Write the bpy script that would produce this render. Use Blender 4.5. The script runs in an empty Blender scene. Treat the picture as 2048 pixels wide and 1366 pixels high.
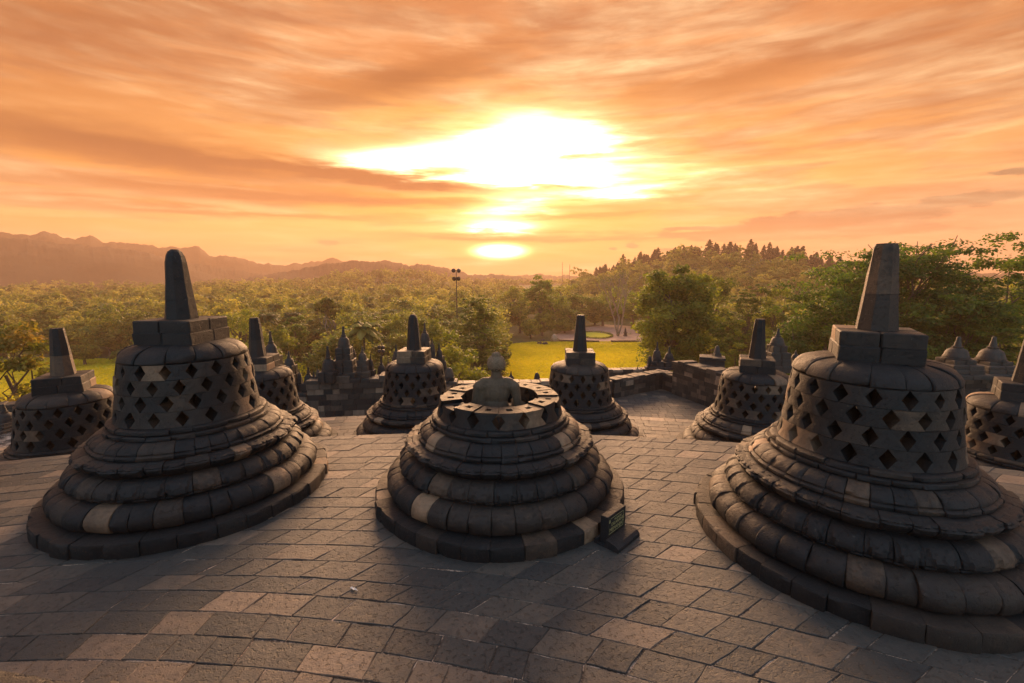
import bpy, math, random
import numpy as np
from mathutils import Vector, Matrix
C = bpy.context.scene.collection
S = bpy.context.scene
rad = math.radians

# ------------------------------------------------------------------ camera
CAMH = 3.6
PITCH = math.atan(138/910)
cam = bpy.data.cameras.new('camera')
cam.sensor_width = 36; cam.lens = 16.0; cam.clip_end = 20000; cam.clip_start = .05
co = bpy.data.objects.new('camera', cam); C.objects.link(co)
co.location = (0, 0, CAMH); co.rotation_euler = (math.pi/2-PITCH, 0, 0)
S.camera = co

# ------------------------------------------------------------------ node helper
class V:
    """tiny expression wrapper round a node socket"""
    t = None
    def __init__(s, k): s.k = k
    @staticmethod
    def m(op, *a):
        n = V.t.nodes.new('ShaderNodeMath'); n.operation = op
        for i, x in enumerate(a):
            if isinstance(x, V): V.t.links.new(x.k, n.inputs[i])
            else: n.inputs[i].default_value = x
        return V(n.outputs[0])
    def __add__(s, o): return V.m('ADD', s, o)
    __radd__ = __add__
    def __sub__(s, o): return V.m('SUBTRACT', s, o)
    def __rsub__(s, o): return V.m('SUBTRACT', o, s)
    def __mul__(s, o): return V.m('MULTIPLY', s, o)
    __rmul__ = __mul__
    def __truediv__(s, o): return V.m('DIVIDE', s, o)
    def __neg__(s): return V.m('MULTIPLY', s, -1.0)
def sstep(x, a, b):
    n = V.t.nodes.new('ShaderNodeMapRange'); n.interpolation_type = 'SMOOTHSTEP'
    V.t.links.new(x.k, n.inputs[0]); n.inputs[1].default_value = a; n.inputs[2].default_value = b
    return V(n.outputs[0])
def gauss(az, el, a0, e0, sa, se, tilt=0.0):
    da = az-a0; de = el-e0
    if tilt: de = de-da*tilt
    q = V.m('POWER', V.m('ABSOLUTE', da*(1/sa)), 2.0)+V.m('POWER', V.m('ABSOLUTE', de*(1/se)), 2.0)
    return V.m('EXPONENT', -q)
def comb(x, y, z=0.0):
    n = V.t.nodes.new('ShaderNodeCombineXYZ')
    for i, q in enumerate((x, y, z)):
        if isinstance(q, V): V.t.links.new(q.k, n.inputs[i])
        else: n.inputs[i].default_value = q
    return V(n.outputs[0])
def noise(vec, scale, detail=6, rough=.55, dist=0.0, out=0):
    n = V.t.nodes.new('ShaderNodeTexNoise')
    n.inputs['Scale'].default_value = scale; n.inputs['Detail'].default_value = detail
    n.inputs['Roughness'].default_value = rough; n.inputs['Distortion'].default_value = dist
    if vec is not None: V.t.links.new(vec.k, n.inputs['Vector'])
    return V(n.outputs[out])
def mixc(f, a, b, mode='MIX'):
    n = V.t.nodes.new('ShaderNodeMix'); n.data_type = 'RGBA'; n.blend_type = mode
    if isinstance(f, V): V.t.links.new(f.k, n.inputs[0])
    else: n.inputs[0].default_value = f
    for i, x in ((6, a), (7, b)):
        if isinstance(x, V): V.t.links.new(x.k, n.inputs[i])
        else: n.inputs[i].default_value = (*x, 1)
    return V(n.outputs[2])
def ramp(f, stops):
    n = V.t.nodes.new('ShaderNodeValToRGB'); e = n.color_ramp.elements
    while len(e) < len(stops): e.new(.5)
    for i, (p, c) in enumerate(stops): e[i].position = p; e[i].color = (*c, 1)
    V.t.links.new(f.k, n.inputs[0]); return V(n.outputs[0])

# ------------------------------------------------------------------ sky
SUN_AZ, SUN_EL = -1.5, 10.0
w = bpy.data.worlds.new('World'); S.world = w; w.use_nodes = True
nt = w.node_tree; nt.nodes.clear(); V.t = nt
tc = nt.nodes.new('ShaderNodeTexCoord')
sp = nt.nodes.new('ShaderNodeSeparateXYZ'); nt.links.new(tc.outputs['Generated'], sp.inputs[0])
X, Y, Z = (V(sp.outputs[i]) for i in range(3))
el = V.m('ARCSINE', Z)*57.2958
az = V.m('ARCTAN2', X, Y)*57.2958
zc = V.m('MAXIMUM', Z, 0.0)+.075
px_, py_ = X/zc, Y/zc
ca, sa_ = math.cos(rad(10)), math.sin(rad(10))
qx = px_*ca+py_*sa_; qy = py_*ca-px_*sa_
n1 = noise(comb(qx*.55, qy*1.5, 3.1), 1.0, 9, .52, .7)
n2 = noise(comb(px_*.10, py_*1.15, 7.7), 1.0, 7, .55, .4)
n3 = noise(comb(qx*1.3, qy*3.4, 1.3), 1.0, 8, .6, .5)
n4 = noise(comb(az*.05, el*.42, 5.0), 1.0, 8, .58, .3)
front = sstep(Y, -.35, .35)
qa = (V.m('POWER', V.m('MAXIMUM', el+3.0, .01), .72))           # streaks thin towards the horizon
s1 = noise(comb((az+el*.9)*.030, qa*.62, 5.0), 1.0, 9, .60, .55)
s2 = noise(comb((az-el*1.3)*.055, qa*1.35, 9.0), 1.0, 9, .60, .5)
s3 = noise(comb(az*.12, qa*2.6, 2.0), 1.0, 7, .62, .3)
wisp = noise(comb(qx*1.1, qy*2.1, 4.4), 1.0, 10, .62, 1.2)
base = ramp(sstep(el, -4.0, 40.0), [(0, (1.0, .40, .10)), (.20, (1.4, .52, .05)), (.33, (1.16, .46, .105)), (.55, (1.10, .40, .12)), (.85, (.98, .36, .13)), (1, (.70, .32, .17))])
pink = sstep(az, 12, 38)*(1-sstep(el, 4, 15))
base = mixc(pink*.8, base, (1.10, .50, .28))
yel = gauss(az, el, -30, 5.0, 28, 2.0)+gauss(az, el, 24, 9.0, 18, 3.0)+gauss(az, el, -10, 16.5, 18, 3.2, .12)*.5
base = mixc(V.m('MINIMUM', yel*.9, 1.0), base, (1.5, .82, .17))
cl = sstep(s1*.62+s2*.38, .45, .555)
base = mixc(cl*.70, base, (.62, .205, .08))
cl2 = sstep(s2*.5+wisp*.5, .50, .64)*sstep(el, 3, 12)
base = mixc(cl2*.34, base, (.60, .215, .10))
lt = sstep(wisp*.5+s1*.5, .49, .36)
base = mixc(lt*.24, base, (1.45, .68, .22))
wob = (s3-.5)*2.4+(s2-.5)*2.0; elw = el+wob; azw = az+(s2-.5)*14
dk = (gauss(az, elw, -36, 11.2, 22, 1.5, -.04)*1.0+gauss(az, elw, -15, 10.6, 13, .55, -.05)*1.2+gauss(az, elw, 4, 13.0, 8, .30, .06)*.7+gauss(az, elw, 7, 9.9, 5, .25)*.6+gauss(az, elw, -20, 8.2, 22, .62)*.9
      +gauss(az, elw, -5, 4.2, 11, .5)*1.0+gauss(az, elw, 9, 6.7, 8, .45)*.6+gauss(az, elw, 12, 4.1, 9, .4)*.8+gauss(az, elw, -26, 6.1, 16, .35)*.6)
dk = dk+gauss(az, el, -46, 23, 15, 9)*.5+gauss(az, el, 48, 25, 14, 9)*.4+gauss(az, elw, -12, 21, 12, 1.6, .28)*.75+gauss(az, elw, 24, 19.5, 10, 1.4, .05)*.5+gauss(az, elw, -14, 29, 14, 2.5, .1)*.4
glow = gauss(az, el, 1, 9, 26, 9.5)
gl2 = gauss(az, el, 1, 9, 15, 8.0)
base = mixc(1.0, base, mixc(glow, (0, 0, 0), (.34, .19, .01)), 'ADD')
base = mixc(1.0, base, mixc(gl2, (0, 0, 0), (.55, .46, .06)), 'ADD')
base = mixc(V.m('MINIMUM', dk*.95, 1.0), base, (.46, .135, .03))
# low grey-brown cumulus bank on the right
lump = noise(comb(az*.35, el*1.0, 2.0), 1.0, 8, .62)
bank = gauss(az, el, 35, 5.3, 8.5, .95)*1.15+gauss(az, el, 26.5, 4.3, 4.0, .7)+gauss(az, el, 45.5, 6.4, 6, .55)*.8+gauss(az, el, 14.4, 3.2, .9, .45)*.9+gauss(az, el, 12.3, 2.8, .7, .25)*.8+gauss(az, el, 19.0, 2.6, 2.6, .3)*.7+gauss(az, el, 20.6, 5.0, 2.6, .20)*.95+gauss(az, el, 34, 3.9, 12, .55)*.9+gauss(az, elw, 22, 4.2, 8, .3)*.5+gauss(az, el, -21.5, 3.4, 1.6, .35)*.85+gauss(az, el, 48, 8.2, 5, .3)*.7
bk = sstep(bank+(lump-.5)*1.5, .32, .62)
base = mixc(bk*.95, base, (.10, .045, .035))
# burnt-out cloud round the hidden sun
hot = (gauss(azw, elw, 3.5, 15.6, 8.5, 2.9)*1.5+gauss(azw, elw, -9, 13.3, 15, 1.5, .10)*1.2+gauss(azw, elw, 5, 11.1, 13, 1.9)*1.3+gauss(azw, elw, 11, 9.4, 8, .8)*.5
       +gauss(azw, elw, -1, 8.0, 6.5, 1.3)*1.15+gauss(az, elw, -2, 5.5, 5.5, 1.1)*1.2+gauss(az, el, -1.5, 2.6, 2.8, .6)*1.3)
hh = V.m('MINIMUM', hot, 1.5)-dk*.85+(s1-.5)*1.5+(s3-.5)*1.3
halo = V.m('POWER', sstep(hh, -.75, 1.15), 1.9)
base = mixc(1.0, base, mixc(halo, (0, 0, 0), (1.9, 1.75, .95)), 'ADD')
hs = V.m('POWER', sstep(hh, .0, 1.9), 2.6)
base = mixc(1.0, base, mixc(hs, (0, 0, 0), (38, 22, 10.5)), 'ADD')
base = mixc(1.0, base, (.168, .160, .165), 'MULTIPLY')
core = gauss(az, el, -1.5, 2.6, 2.0, .55)
base = mixc(1.0, base, mixc(core, (0, 0, 0), (14, 8, 3)), 'ADD')
# the sky overhead and behind the camera: physical dusk sky
sky = nt.nodes.new('ShaderNodeTexSky'); sky.sky_type = 'NISHITA'; sky.sun_disc = False
sky.sun_elevation = rad(SUN_EL); sky.sun_rotation = rad(SUN_AZ); sky.altitude = 300; sky.dust_density = 2.0
up = V(sky.outputs[0])
upn = mixc(1.0, up, (.055, .055, .055), 'MULTIPLY')
upn = mixc(1.0, upn, (.056, .066, .074), 'ADD')
f = front*(1-sstep(el, 33, 58))
col = mixc(f, upn, base)
bg = nt.nodes.new('ShaderNodeBackground'); nt.links.new(col.k, bg.inputs[0]); bg.inputs[1].default_value = 1.0
wo = nt.nodes.new('ShaderNodeOutputWorld'); nt.links.new(bg.outputs[0], wo.inputs[0])
w.cycles.sampling_method = 'MANUAL'; w.cycles.sample_map_resolution = 1024

# ------------------------------------------------------------------ sun, exposure
sl = bpy.data.lights.new('sun', 'SUN'); sl.energy = 3.0; sl.angle = rad(40); sl.color = (1.0, .56, .29)
so = bpy.data.objects.new('sun', sl); C.objects.link(so)
d = Vector((math.sin(rad(SUN_AZ))*math.cos(rad(SUN_EL)), math.cos(rad(SUN_AZ))*math.cos(rad(SUN_EL)), math.sin(rad(SUN_EL))))
so.rotation_euler = d.to_track_quat('Z', 'Y').to_euler(); so.location = (0, 50, 60)
S.view_settings.view_transform = 'Standard'; S.view_settings.look = 'None'
S.view_settings.exposure = 2.0; S.view_settings.gamma = 1.0
S.cycles.max_bounces = 6; S.cycles.volume_bounces = 1; S.cycles.transparent_max_bounces = 8
S.cycles.use_denoising = True

# ------------------------------------------------------------------ layout helpers
def ray(px, py):
    x = px-1024; y = 683-py; c, s = math.cos(PITCH), math.sin(PITCH)
    return x, y*s+910*c, y*c-910*s
def atY(px, py, Yd):
    x, yy, z = ray(px, py); t = Yd/yy
    return Vector((x*t, Yd, CAMH+z*t))
def atZ(px, py, zz):
    x, yy, z = ray(px, py); t = (zz-CAMH)/z
    return Vector((x*t, yy*t, zz))
def azel(px, py):
    x, yy, z = ray(px, py)
    return math.degrees(math.atan2(x, yy)), z/math.hypot(x, yy)

def tag(o, label=None, cat=None, group=None, kind=None):
    if label: o['label'] = label
    if cat: o['category'] = cat
    if group: o['group'] = group
    if kind: o['kind'] = kind
    return o
def empty(name, loc, rz=0):
    o = bpy.data.objects.new(name, None); C.objects.link(o); o.location = loc; o.rotation_euler = (0, 0, rz)
    o.empty_display_size = .3
    return o
class MB:
    def __init__(s): s.v = []; s.f = []; s.t = []
    def add(s, vs, fs, tone=.3):
        b = len(s.v); s.v.extend(vs); s.f.extend([tuple(i+b for i in q) for q in fs]); s.t.extend([tone]*len(fs))
    def build(s, name, mat, parent=None, smooth=None):
        me = bpy.data.meshes.new(name); me.from_pydata(s.v, [], s.f); me.update()
        a = me.attributes.new('tone', 'FLOAT', 'FACE'); a.data.foreach_set('value', s.t)
        if smooth is not None:
            me.shade_smooth(); me.set_sharp_from_angle(angle=rad(smooth))
        me.materials.append(mat)
        o = bpy.data.objects.new(name, me); C.objects.link(o)
        if parent is not None: o.parent = parent
        return o
def np_mesh(name, verts, faces, tones, mat, parent=None, smooth=False):
    me = bpy.data.meshes.new(name); nv = len(verts); nf = len(faces); k = faces.shape[1]
    me.vertices.add(nv); me.vertices.foreach_set('co', np.ascontiguousarray(verts, dtype=np.float32).ravel())
    me.loops.add(nf*k); me.loops.foreach_set('vertex_index', np.ascontiguousarray(faces, dtype=np.int32).ravel())
    me.polygons.add(nf); me.polygons.foreach_set('loop_start', np.arange(0, nf*k, k, dtype=np.int32))
    me.update(calc_edges=True)
    a = me.attributes.new('tone', 'FLOAT', 'FACE'); a.data.foreach_set('value', np.ascontiguousarray(tones, dtype=np.float32))
    if smooth: me.shade_smooth()
    me.materials.append(mat)
    if name is None: return me
    o = bpy.data.objects.new(name, me); C.objects.link(o)
    if parent is not None: o.parent = parent
    return o
def copy_tree(o, parent=None):
    c = o.copy(); C.objects.link(c)
    if parent is not None: c.parent = parent
    for ch in list(o.children): copy_tree(ch, c)
    return c

# ------------------------------------------------------------------ materials
def mat(name):
    m = bpy.data.materials.new(name); m.use_nodes = True; V.t = m.node_tree
    b = m.node_tree.nodes['Principled BSDF']; return m, b
def lk(v, s): V.t.links.new(v.k, s)
def attr(name):
    n = V.t.nodes.new('ShaderNodeAttribute'); n.attribute_name = name; return V(n.outputs['Fac'])
def objco():
    n = V.t.nodes.new('ShaderNodeTexCoord'); return V(n.outputs['Object'])
def voro(vec, scale, feature='F1'):
    n = V.t.nodes.new('ShaderNodeTexVoronoi'); n.feature = feature; n.inputs['Scale'].default_value = scale
    lk(vec, n.inputs['Vector']); return V(n.outputs['Distance'])
def bump(h, b, strength, dist):
    n = V.t.nodes.new('ShaderNodeBump'); n.inputs['Strength'].default_value = strength; n.inputs['Distance'].default_value = dist
    lk(h, n.inputs['Height']); V.t.links.new(n.outputs[0], b.inputs['Normal'])
def stone_mat(name, stops, fine=1.0, pit=1.0, spec=.45, dustc=None, rough=.48):
    m, b = mat(name); oc = objco(); t = attr('tone')
    big = noise(oc, 1.7, 5, .6); mid = noise(oc, 9.0*fine, 6, .65); fin = noise(oc, 60*fine, 4, .7)
    t2 = t+(big-.5)*.30+(mid-.5)*.35+(fin-.5)*.16
    c = ramp(t2, stops)
    stain = sstep(noise(oc, 3.3, 7, .62, .6), .55, .68)
    c = mixc(stain*.45, c, mixc(1.0, c, (.45, .47, .50), 'MULTIPLY'))
    sx = V.t.nodes.new('ShaderNodeMapping'); sx.inputs['Scale'].default_value = (7, 7, .9); lk(oc, sx.inputs['Vector'])
    run = sstep(noise(V(sx.outputs[0]), 1.0, 6, .6), .50, .66)
    c = mixc(run*.45, c, mixc(1.0, c, (.50, .50, .52), 'MULTIPLY'))
    lich = sstep(noise(oc, 17, 6, .7), .63, .70)
    c = mixc(lich*.30, c, (.20, .175, .135))
    if dustc:
        d_ = sstep(noise(oc, 26, 5, .7), .60, .72)
        c = mixc(d_*.5, c, dustc)
    lk(c, b.inputs['Base Color'])
    lk(mid*.3+rough, b.inputs['Roughness']); b.inputs['Specular IOR Level'].default_value = spec
    pits = sstep(voro(oc, 55*fine), .0, .35)
    hole = sstep(noise(oc, 22*fine, 5, .6), .36, .44)
    bump(mid*.9+fin*.35+pits*.12*pit+hole*.55*pit+big*.6, b, .75, .022)
    return m
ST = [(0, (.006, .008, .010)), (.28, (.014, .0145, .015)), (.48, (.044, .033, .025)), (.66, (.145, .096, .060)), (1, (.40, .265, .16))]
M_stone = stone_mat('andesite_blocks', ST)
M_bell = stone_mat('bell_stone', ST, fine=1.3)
M_wall = stone_mat('old_wall_stone', [(0, (.018, .019, .02)), (.3, (.05, .045, .038)), (.55, (.13, .10, .075)), (1, (.40, .29, .20))], fine=.6, pit=1.4)
M_slab = stone_mat('paving_stone', [(0, (.022, .027, .028)), (.22, (.043, .046, .043)), (.42, (.080, .072, .058)), (.62, (.17, .128, .092)), (.8, (.27, .20, .14)), (1, (.40, .30, .21))], fine=.8, pit=1.6, spec=.8, dustc=(.24, .19, .15))
M_dark = stone_mat('black_sign_stone', [(0, (.012, .014, .016)), (1, (.03, .033, .036))], spec=.4)
M_statue = stone_mat('statue_stone', [(0, (.11, .080, .052)), (.4, (.25, .18, .115)), (.65, (.38, .28, .18)), (1, (.50, .38, .26))], fine=1.6, pit=.6)
M_boulder = stone_mat('boulder_stone', [(0, (.25, .18, .13)), (1, (.42, .32, .24))], fine=.3)
m, b = mat('joint_dirt'); oc = objco()
jn = noise(oc, 3.0, 6, .65); jf = noise(oc, 40, 4, .7)
lk(ramp(sstep(jn*.6+jf*.4, .42, .62), [(0, (.03, .024, .020)), (.40, (.13, .10, .078)), (1, (.60, .46, .35))]), b.inputs['Base Color'])
b.inputs['Roughness'].default_value = .95; M_joint = m

def leaf_mat(name, stops, tr=.45):
    m, b = mat(name); nt = V.t; t = attr('tone')
    oi = nt.nodes.new('ShaderNodeObjectInfo'); r = V(oi.outputs['Random'])
    c = ramp(t*.85+(r-.5)*.35+.07, stops)
    lk(c, b.inputs['Base Color']); b.inputs['Roughness'].default_value = .55; b.inputs['Specular IOR Level'].default_value = .3
    tn = nt.nodes.new('ShaderNodeBsdfTranslucent'); c2 = mixc(1.0, c, (1.6, 1.75, .7), 'MULTIPLY'); nt.links.new(c2.k, tn.inputs[0])
    mx = nt.nodes.new('ShaderNodeMixShader'); mx.inputs[0].default_value = tr
    nt.links.new(b.outputs[0], mx.inputs[1]); nt.links.new(tn.outputs[0], mx.inputs[2])
    nt.links.new(mx.outputs[0], nt.nodes['Material Output'].inputs[0])
    return m
M_leaf = leaf_mat('foliage', [(0, (.04, .06, .014)), (.4, (.12, .15, .026)), (.75, (.28, .28, .040)), (1, (.42, .36, .06))])
M_leafdark = leaf_mat('dark_foliage', [(0, (.035, .065, .018)), (.5, (.10, .16, .03)), (1, (.30, .33, .05))], .5)
M_leafgold = leaf_mat('golden_foliage', [(0, (.05, .08, .02)), (.5, (.15, .16, .03)), (1, (.36, .20, .04))])
M_pine = leaf_mat('pine_needles', [(0, (.014, .024, .012)), (1, (.045, .052, .02))], .1)
M_far = leaf_mat('forest_foliage', [(0, (.020, .036, .013)), (.3, (.08, .105, .026)), (.62, (.20, .21, .05)), (1, (.44, .36, .11))])
m, b = mat('bark'); oc = objco()
lk(ramp(noise(oc, 2.5, 6, .7), [(.3, (.05, .035, .025)), (.7, (.16, .12, .085))]), b.inputs['Base Color']); b.inputs['Roughness'].default_value = .9; M_bark = m
m, b = mat('pale_bark'); oc = objco()
lk(ramp(noise(oc, 2.5, 6, .7), [(.3, (.16, .12, .09)), (.7, (.32, .25, .19))]), b.inputs['Base Color']); b.inputs['Roughness'].default_value = .8; M_pale = m
m, b = mat('lawn_grass'); oc = objco()
lk(ramp(noise(oc, .035, 8, .65)*.7+noise(oc, 1.2, 5, .7)*.3, [(.36, (.34, .34, .03)), (.5, (.55, .50, .035)), (.62, (.66, .56, .045))]), b.inputs['Base Color'])
b.inputs['Roughness'].default_value = 1.0; b.inputs['Specular IOR Level'].default_value = .05; b.inputs['Sheen Weight'].default_value = .6; b.inputs['Sheen Roughness'].default_value = .5; b.inputs['Sheen Tint'].default_value = (.9, .85, .2, 1)
bump(noise(oc, 3.0, 5, .8), b, .5, .2); M_lawn = m
m, b = mat('valley_ground'); oc = objco()
lk(ramp(noise(oc, .012, 8, .65), [(.35, (.035, .05, .016)), (.5, (.07, .085, .022)), (.65, (.13, .14, .035))]), b.inputs['Base Color']); b.inputs['Roughness'].default_value = .95
bump(noise(oc, .15, 6, .75), b, .6, 3.0); M_valley = m
m, b = mat('mountain_forest'); oc = objco()
lk(ramp(noise(oc, .01, 8, .65), [(.35, (.012, .016, .010)), (.65, (.045, .04, .022))]), b.inputs['Base Color']); b.inputs['Roughness'].default_value = 1
bump(noise(oc, .03, 8, .8), b, .8, 14.0); M_mount = m
m, b = mat('pink_paving'); oc = objco()
lk(ramp(noise(oc, .3, 6, .6), [(.3, (.30, .17, .13)), (.7, (.46, .29, .22))]), b.inputs['Base Color']); b.inputs['Roughness'].default_value = .8; M_pink = m
def plain(name, c, rough=.6, metal=0.0):
    m, b = mat(name); oc = objco()
    lk(ramp(noise(oc, 4, 5, .6), [(.3, tuple(x*.8 for x in c)), (.7, tuple(min(1, x*1.15) for x in c))]), b.inputs['Base Color'])
    b.inputs['Roughness'].default_value = rough; b.inputs['Metallic'].default_value = metal; return m
M_metal = plain('dark_metal', (.05, .045, .045), .5, .6)
M_lamp = plain('lamp_housing', (.02, .02, .022), .4)
M_gold = plain('sign_lettering', (.46, .44, .20), .5)
M_white = plain('white_scrap', (.85, .83, .78), .7)
M_roof = plain('red_roof', (.32, .11, .06), .8)
M_plaster = plain('pale_plaster', (.55, .45, .36), .8)
M_hedge = M_leafdark
M_grass = leaf_mat('grass_blades', [(0, (.28, .27, .02)), (.5, (.54, .46, .03)), (1, (.70, .56, .045))], .55)

# ------------------------------------------------------------------ stone builders
TB = [0.0]
def rtone(R, light=.13):
    return max(.02, min(1, rtone0(R, light)+TB[0]))
def rtone0(R, light=.13):
    u = R.random()
    if u < light*.42: return R.uniform(.68, .92)
    if u < light*.42+.28: return R.uniform(.36, .56)
    return R.uniform(.06, .32)
def ring(mb, n, prof, R, jit=.007, gap=.003, m=4, relief=None, light=.13, bev=.012, tones=None, skip=()):
    bev *= .65
    """a course of n separate stones swept round the axis; prof = (r,z) from inner bottom to inner top"""
    ws = [R.uniform(.78, 1.25) for _ in range(n)]; tot = sum(ws); a = R.random()*6.283
    K = len(prof); prev = None
    for i in range(n):
        wd = ws[i]/tot*2*math.pi; a0, a1 = a, a+wd; a = a1
        if i in skip: continue
        dr = R.gauss(0, jit); dz = R.gauss(0, jit*.35); tl = R.gauss(0, jit*.5)
        tone = rtone(R, light)
        if prev is not None and prev < .5 and R.random() < .35: tone = prev
        prev = tone
        rm = max(p[0] for p in prof)
        e = bev/rm; g = gap/rm
        us = [(a0+g, -.09), (a0+g, -bev)]
        for j in range(m+1): us.append((a0+g+e+(a1-a0-2*g-2*e)*j/m, 0))
        us += [(a1-g, -bev), (a1-g, -.09)]
        chips = [(R.choice((1, 2, nc_-3, nc_-2)), R.randint(1, K-2), R.uniform(.012, .04)) for _ in range(R.choice((0, 1, 1, 2, 3)))] if (nc_ := len(us)) else []
        ph_ = R.random()*6
        vs = []; nc = len(us)
        for j, (th, off) in enumerate(us):
            u = 2*((th-a0)/(a1-a0))-1
            for k, (r, z) in enumerate(prof):
                rr = r
                if 0 < k < K-1:
                    rr += off+dr+tl*u+.005*math.sin(ph_+u*2.6+k*1.1)*math.sin(ph_*2+k*.9-u)
                    for cj, ck, cd in chips:
                        if abs(cj-j) <= 1 and abs(ck-k) <= 1: rr -= cd*(1.2 if (cj == j and ck == k) else .5)
                    rr += (relief(u, k/(K-1)) if relief and off == 0 else 0)+R.gauss(0, .0016)
                vs.append((rr*math.cos(th), rr*math.sin(th), z+dz))
        fs = []
        for j in range(nc-1):
            for k in range(K-1):
                A = j*K+k; fs.append((A, A+K, A+K+1, A+1))
        mb.add(vs, fs, tone)
def lathe(mb, prof, n=40, tone=.15):
    vs = []; K = len(prof)
    for j in range(n):
        th = 2*math.pi*j/n
        for r, z in prof: vs.append((r*math.cos(th), r*math.sin(th), z))
    fs = [(j*K+k, ((j+1) % n)*K+k, ((j+1) % n)*K+k+1, j*K+k+1) for j in range(n) for k in range(K-1)]
    mb.add(vs, fs, tone)
def block(mb, c, sx, sy, z0, z1, R, tone=.3, rz=0, bev=.012, taper=0.0, jit=.004):
    """a chamfered stone"""
    vs = []; fs = []; ch = bev
    ca, sa = math.cos(rz), math.sin(rz); lv = []
    for (z, ins, t) in ((z0, 0, 0), (z1-ch, 0, 1), (z1, ch, 1)):
        for (a, b_) in ((-1, -1), (1, -1), (1, 1), (-1, 1)):
            # corner pair for vertical chamfer
            for q in (0, 1):
                hx = sx/2-ins-taper*t; hy = sy/2-ins-taper*t
                first = (a*b_ > 0) == (q == 0)
                x = a*(hx-(0 if first else ch)); y = b_*(hy-(ch if first else 0))
                x += R.gauss(0, jit); y += R.gauss(0, jit)
                vs.append((c[0]+x*ca-y*sa, c[1]+x*sa+y*ca, z+R.gauss(0, jit*.5)))
    for l in range(2):
        for i in range(8): fs.append((l*8+i, l*8+(i+1) % 8, (l+1)*8+(i+1) % 8, (l+1)*8+i))
    fs.append(tuple(range(16, 24))); fs.append(tuple(range(7, -1, -1)))
    mb.add(vs, fs, tone)
def petal(u, v):
    # lotus petal hanging down: rounded lower end, a groove round it
    e = (1-v)-(1-abs(u)**2.2)*.80
    return .020 if e < -.06 else (-.012 if e < .06 else 0.0)
def petal_up(u, v):
    e = v-(1-abs(u)**2.2)*.72
    return .014 if e < -.05 else (-.010 if e < .07 else 0.0)
def rbell(z):
    t = (z-1.355)/.975
    return 1.02-.070*min(1, t*2.2)**.7-.085*t**2.8
def lattice(mb, n, z0, z1, off, R, m=6, thick=.42, light=.12, wide=.47, hollow=False, missing=()):
    rows = 8; pw = 2*math.pi/n
    for i in range(n):
        th0 = off+i*pw; tone = min(.70, rtone(R, light)); dr = R.gauss(0, .007); hz = .003
        wa = wide*R.uniform(.92, 1.06)
        ws = []
        for k in range(rows+1):
            t = k/rows; q = 1-abs(2*t-1); q = max(0, (q-.02)/.98)
            ws.append(pw/2*(1-wa*q)-(.006 if hollow else .0035))
        vs = []; fs = []; W = m+1
        zt_ = z1+(R.gauss(0, .011)+(-.06 if i in (3, 9) else 0) if hollow else 0)
        for side in (0, 1):
            for k in range(rows+1):
                z = z0+hz+(zt_-z0-2*hz)*k/rows; ro = rbell(z)+dr
                r_ = ro if side == 0 else ro-thick
                for j in range(W):
                    u = -1+2*j/m; th = th0+ws[k]*u
                    rr = r_-(.010 if side == 0 and j in (0, m) else 0)+(R.gauss(0, .0015) if side == 0 else 0)
                    vs.append((rr*math.cos(th), rr*math.sin(th), z))
        N = (rows+1)*W
        for k in range(rows):
            for j in range(m):
                A = k*W+j; fs.append((A, A+1, A+W+1, A+W)); B = N+A; fs.append((B, B+W, B+W+1, B+1))
            fs.append((k*W, k*W+W, N+k*W+W, N+k*W)); fs.append((k*W+m, N+k*W+m, N+(k+1)*W+m, (k+1)*W+m))
        for j in range(m):
            fs.append((j, N+j, N+j+1, j+1))
            A = rows*W+j
            if not hollow: fs.append((A, A+1, N+A+1, N+A))
        if hollow:
            # rectangular socket cut into the top bed of the stone
            zt = zt_-hz; ro = rbell(z1)+dr-.006; ri = ro-thick+.006
            def P(u, f_, zz): 
                th = th0+ws[rows]*u; rr = ro+(ri-ro)*f_; return (rr*math.cos(th), rr*math.sin(th), zz)
            hu = R.uniform(.26, .38); f0, f1 = .36+R.uniform(-.04, .04), .66
            o = [P(-1, 0, zt), P(0, 0, zt), P(1, 0, zt), P(1, 1, zt), P(0, 1, zt), P(-1, 1, zt)]
            ii = [P(-hu, f0, zt), P(0, f0, zt), P(hu, f0, zt), P(hu, f1, zt), P(0, f1, zt), P(-hu, f1, zt)]
            dd = [(x, y, zt-.06) for (x, y, _) in ii]
            b0 = len(vs); vs += o+ii+dd
            for q in range(6):
                p = (q+1) % 6; fs.append((b0+q, b0+p, b0+6+p, b0+6+q)); fs.append((b0+6+q, b0+6+p, b0+12+p, b0+12+q))
            fs.append(tuple(b0+12+q for q in range(6)))
        mb.add(vs, fs, tone)
# profiles of the moulded base (r, z)
P_plinth = [(1.6, -.02), (2.03, -.02), (2.035, .06), (2.03, .17), (2.015, .195), (1.92, .203), (1.6, .205)]
P_torus = [(1.5, .205), (1.77, .207), (1.815, .235), (1.838, .285), (1.845, .345), (1.83, .405), (1.79, .455), (1.73, .495), (1.66, .515), (1.5, .52)]
P_lotus = [(1.3, .522), (1.55, .523), (1.60, .535), (1.615, .56), (1.60, .575), (1.625, .60), (1.622, .64), (1.60, .68), (1.57, .72), (1.53, .755), (1.48, .78), (1.43, .787), (1.3, .79)]
P_ogee = [(1.25, .792), (1.39, .793), (1.415, .81), (1.45, .84), (1.485, .875), (1.505, .905), (1.51, .925), (1.495, .94), (1.50, .955), (1.485, .972), (1.42, .978), (1.40, .99), (1.37, .995), (1.2, 1.0)]
P_bead = [(1.1, 1.002), (1.335, 1.003), (1.345, 1.02), (1.345, 1.048), (1.325, 1.06), (1.305, 1.066), (1.31, 1.09), (1.295, 1.12), (1.262, 1.155), (1.215, 1.185), (1.165, 1.203), (1.1, 1.21)]
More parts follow.
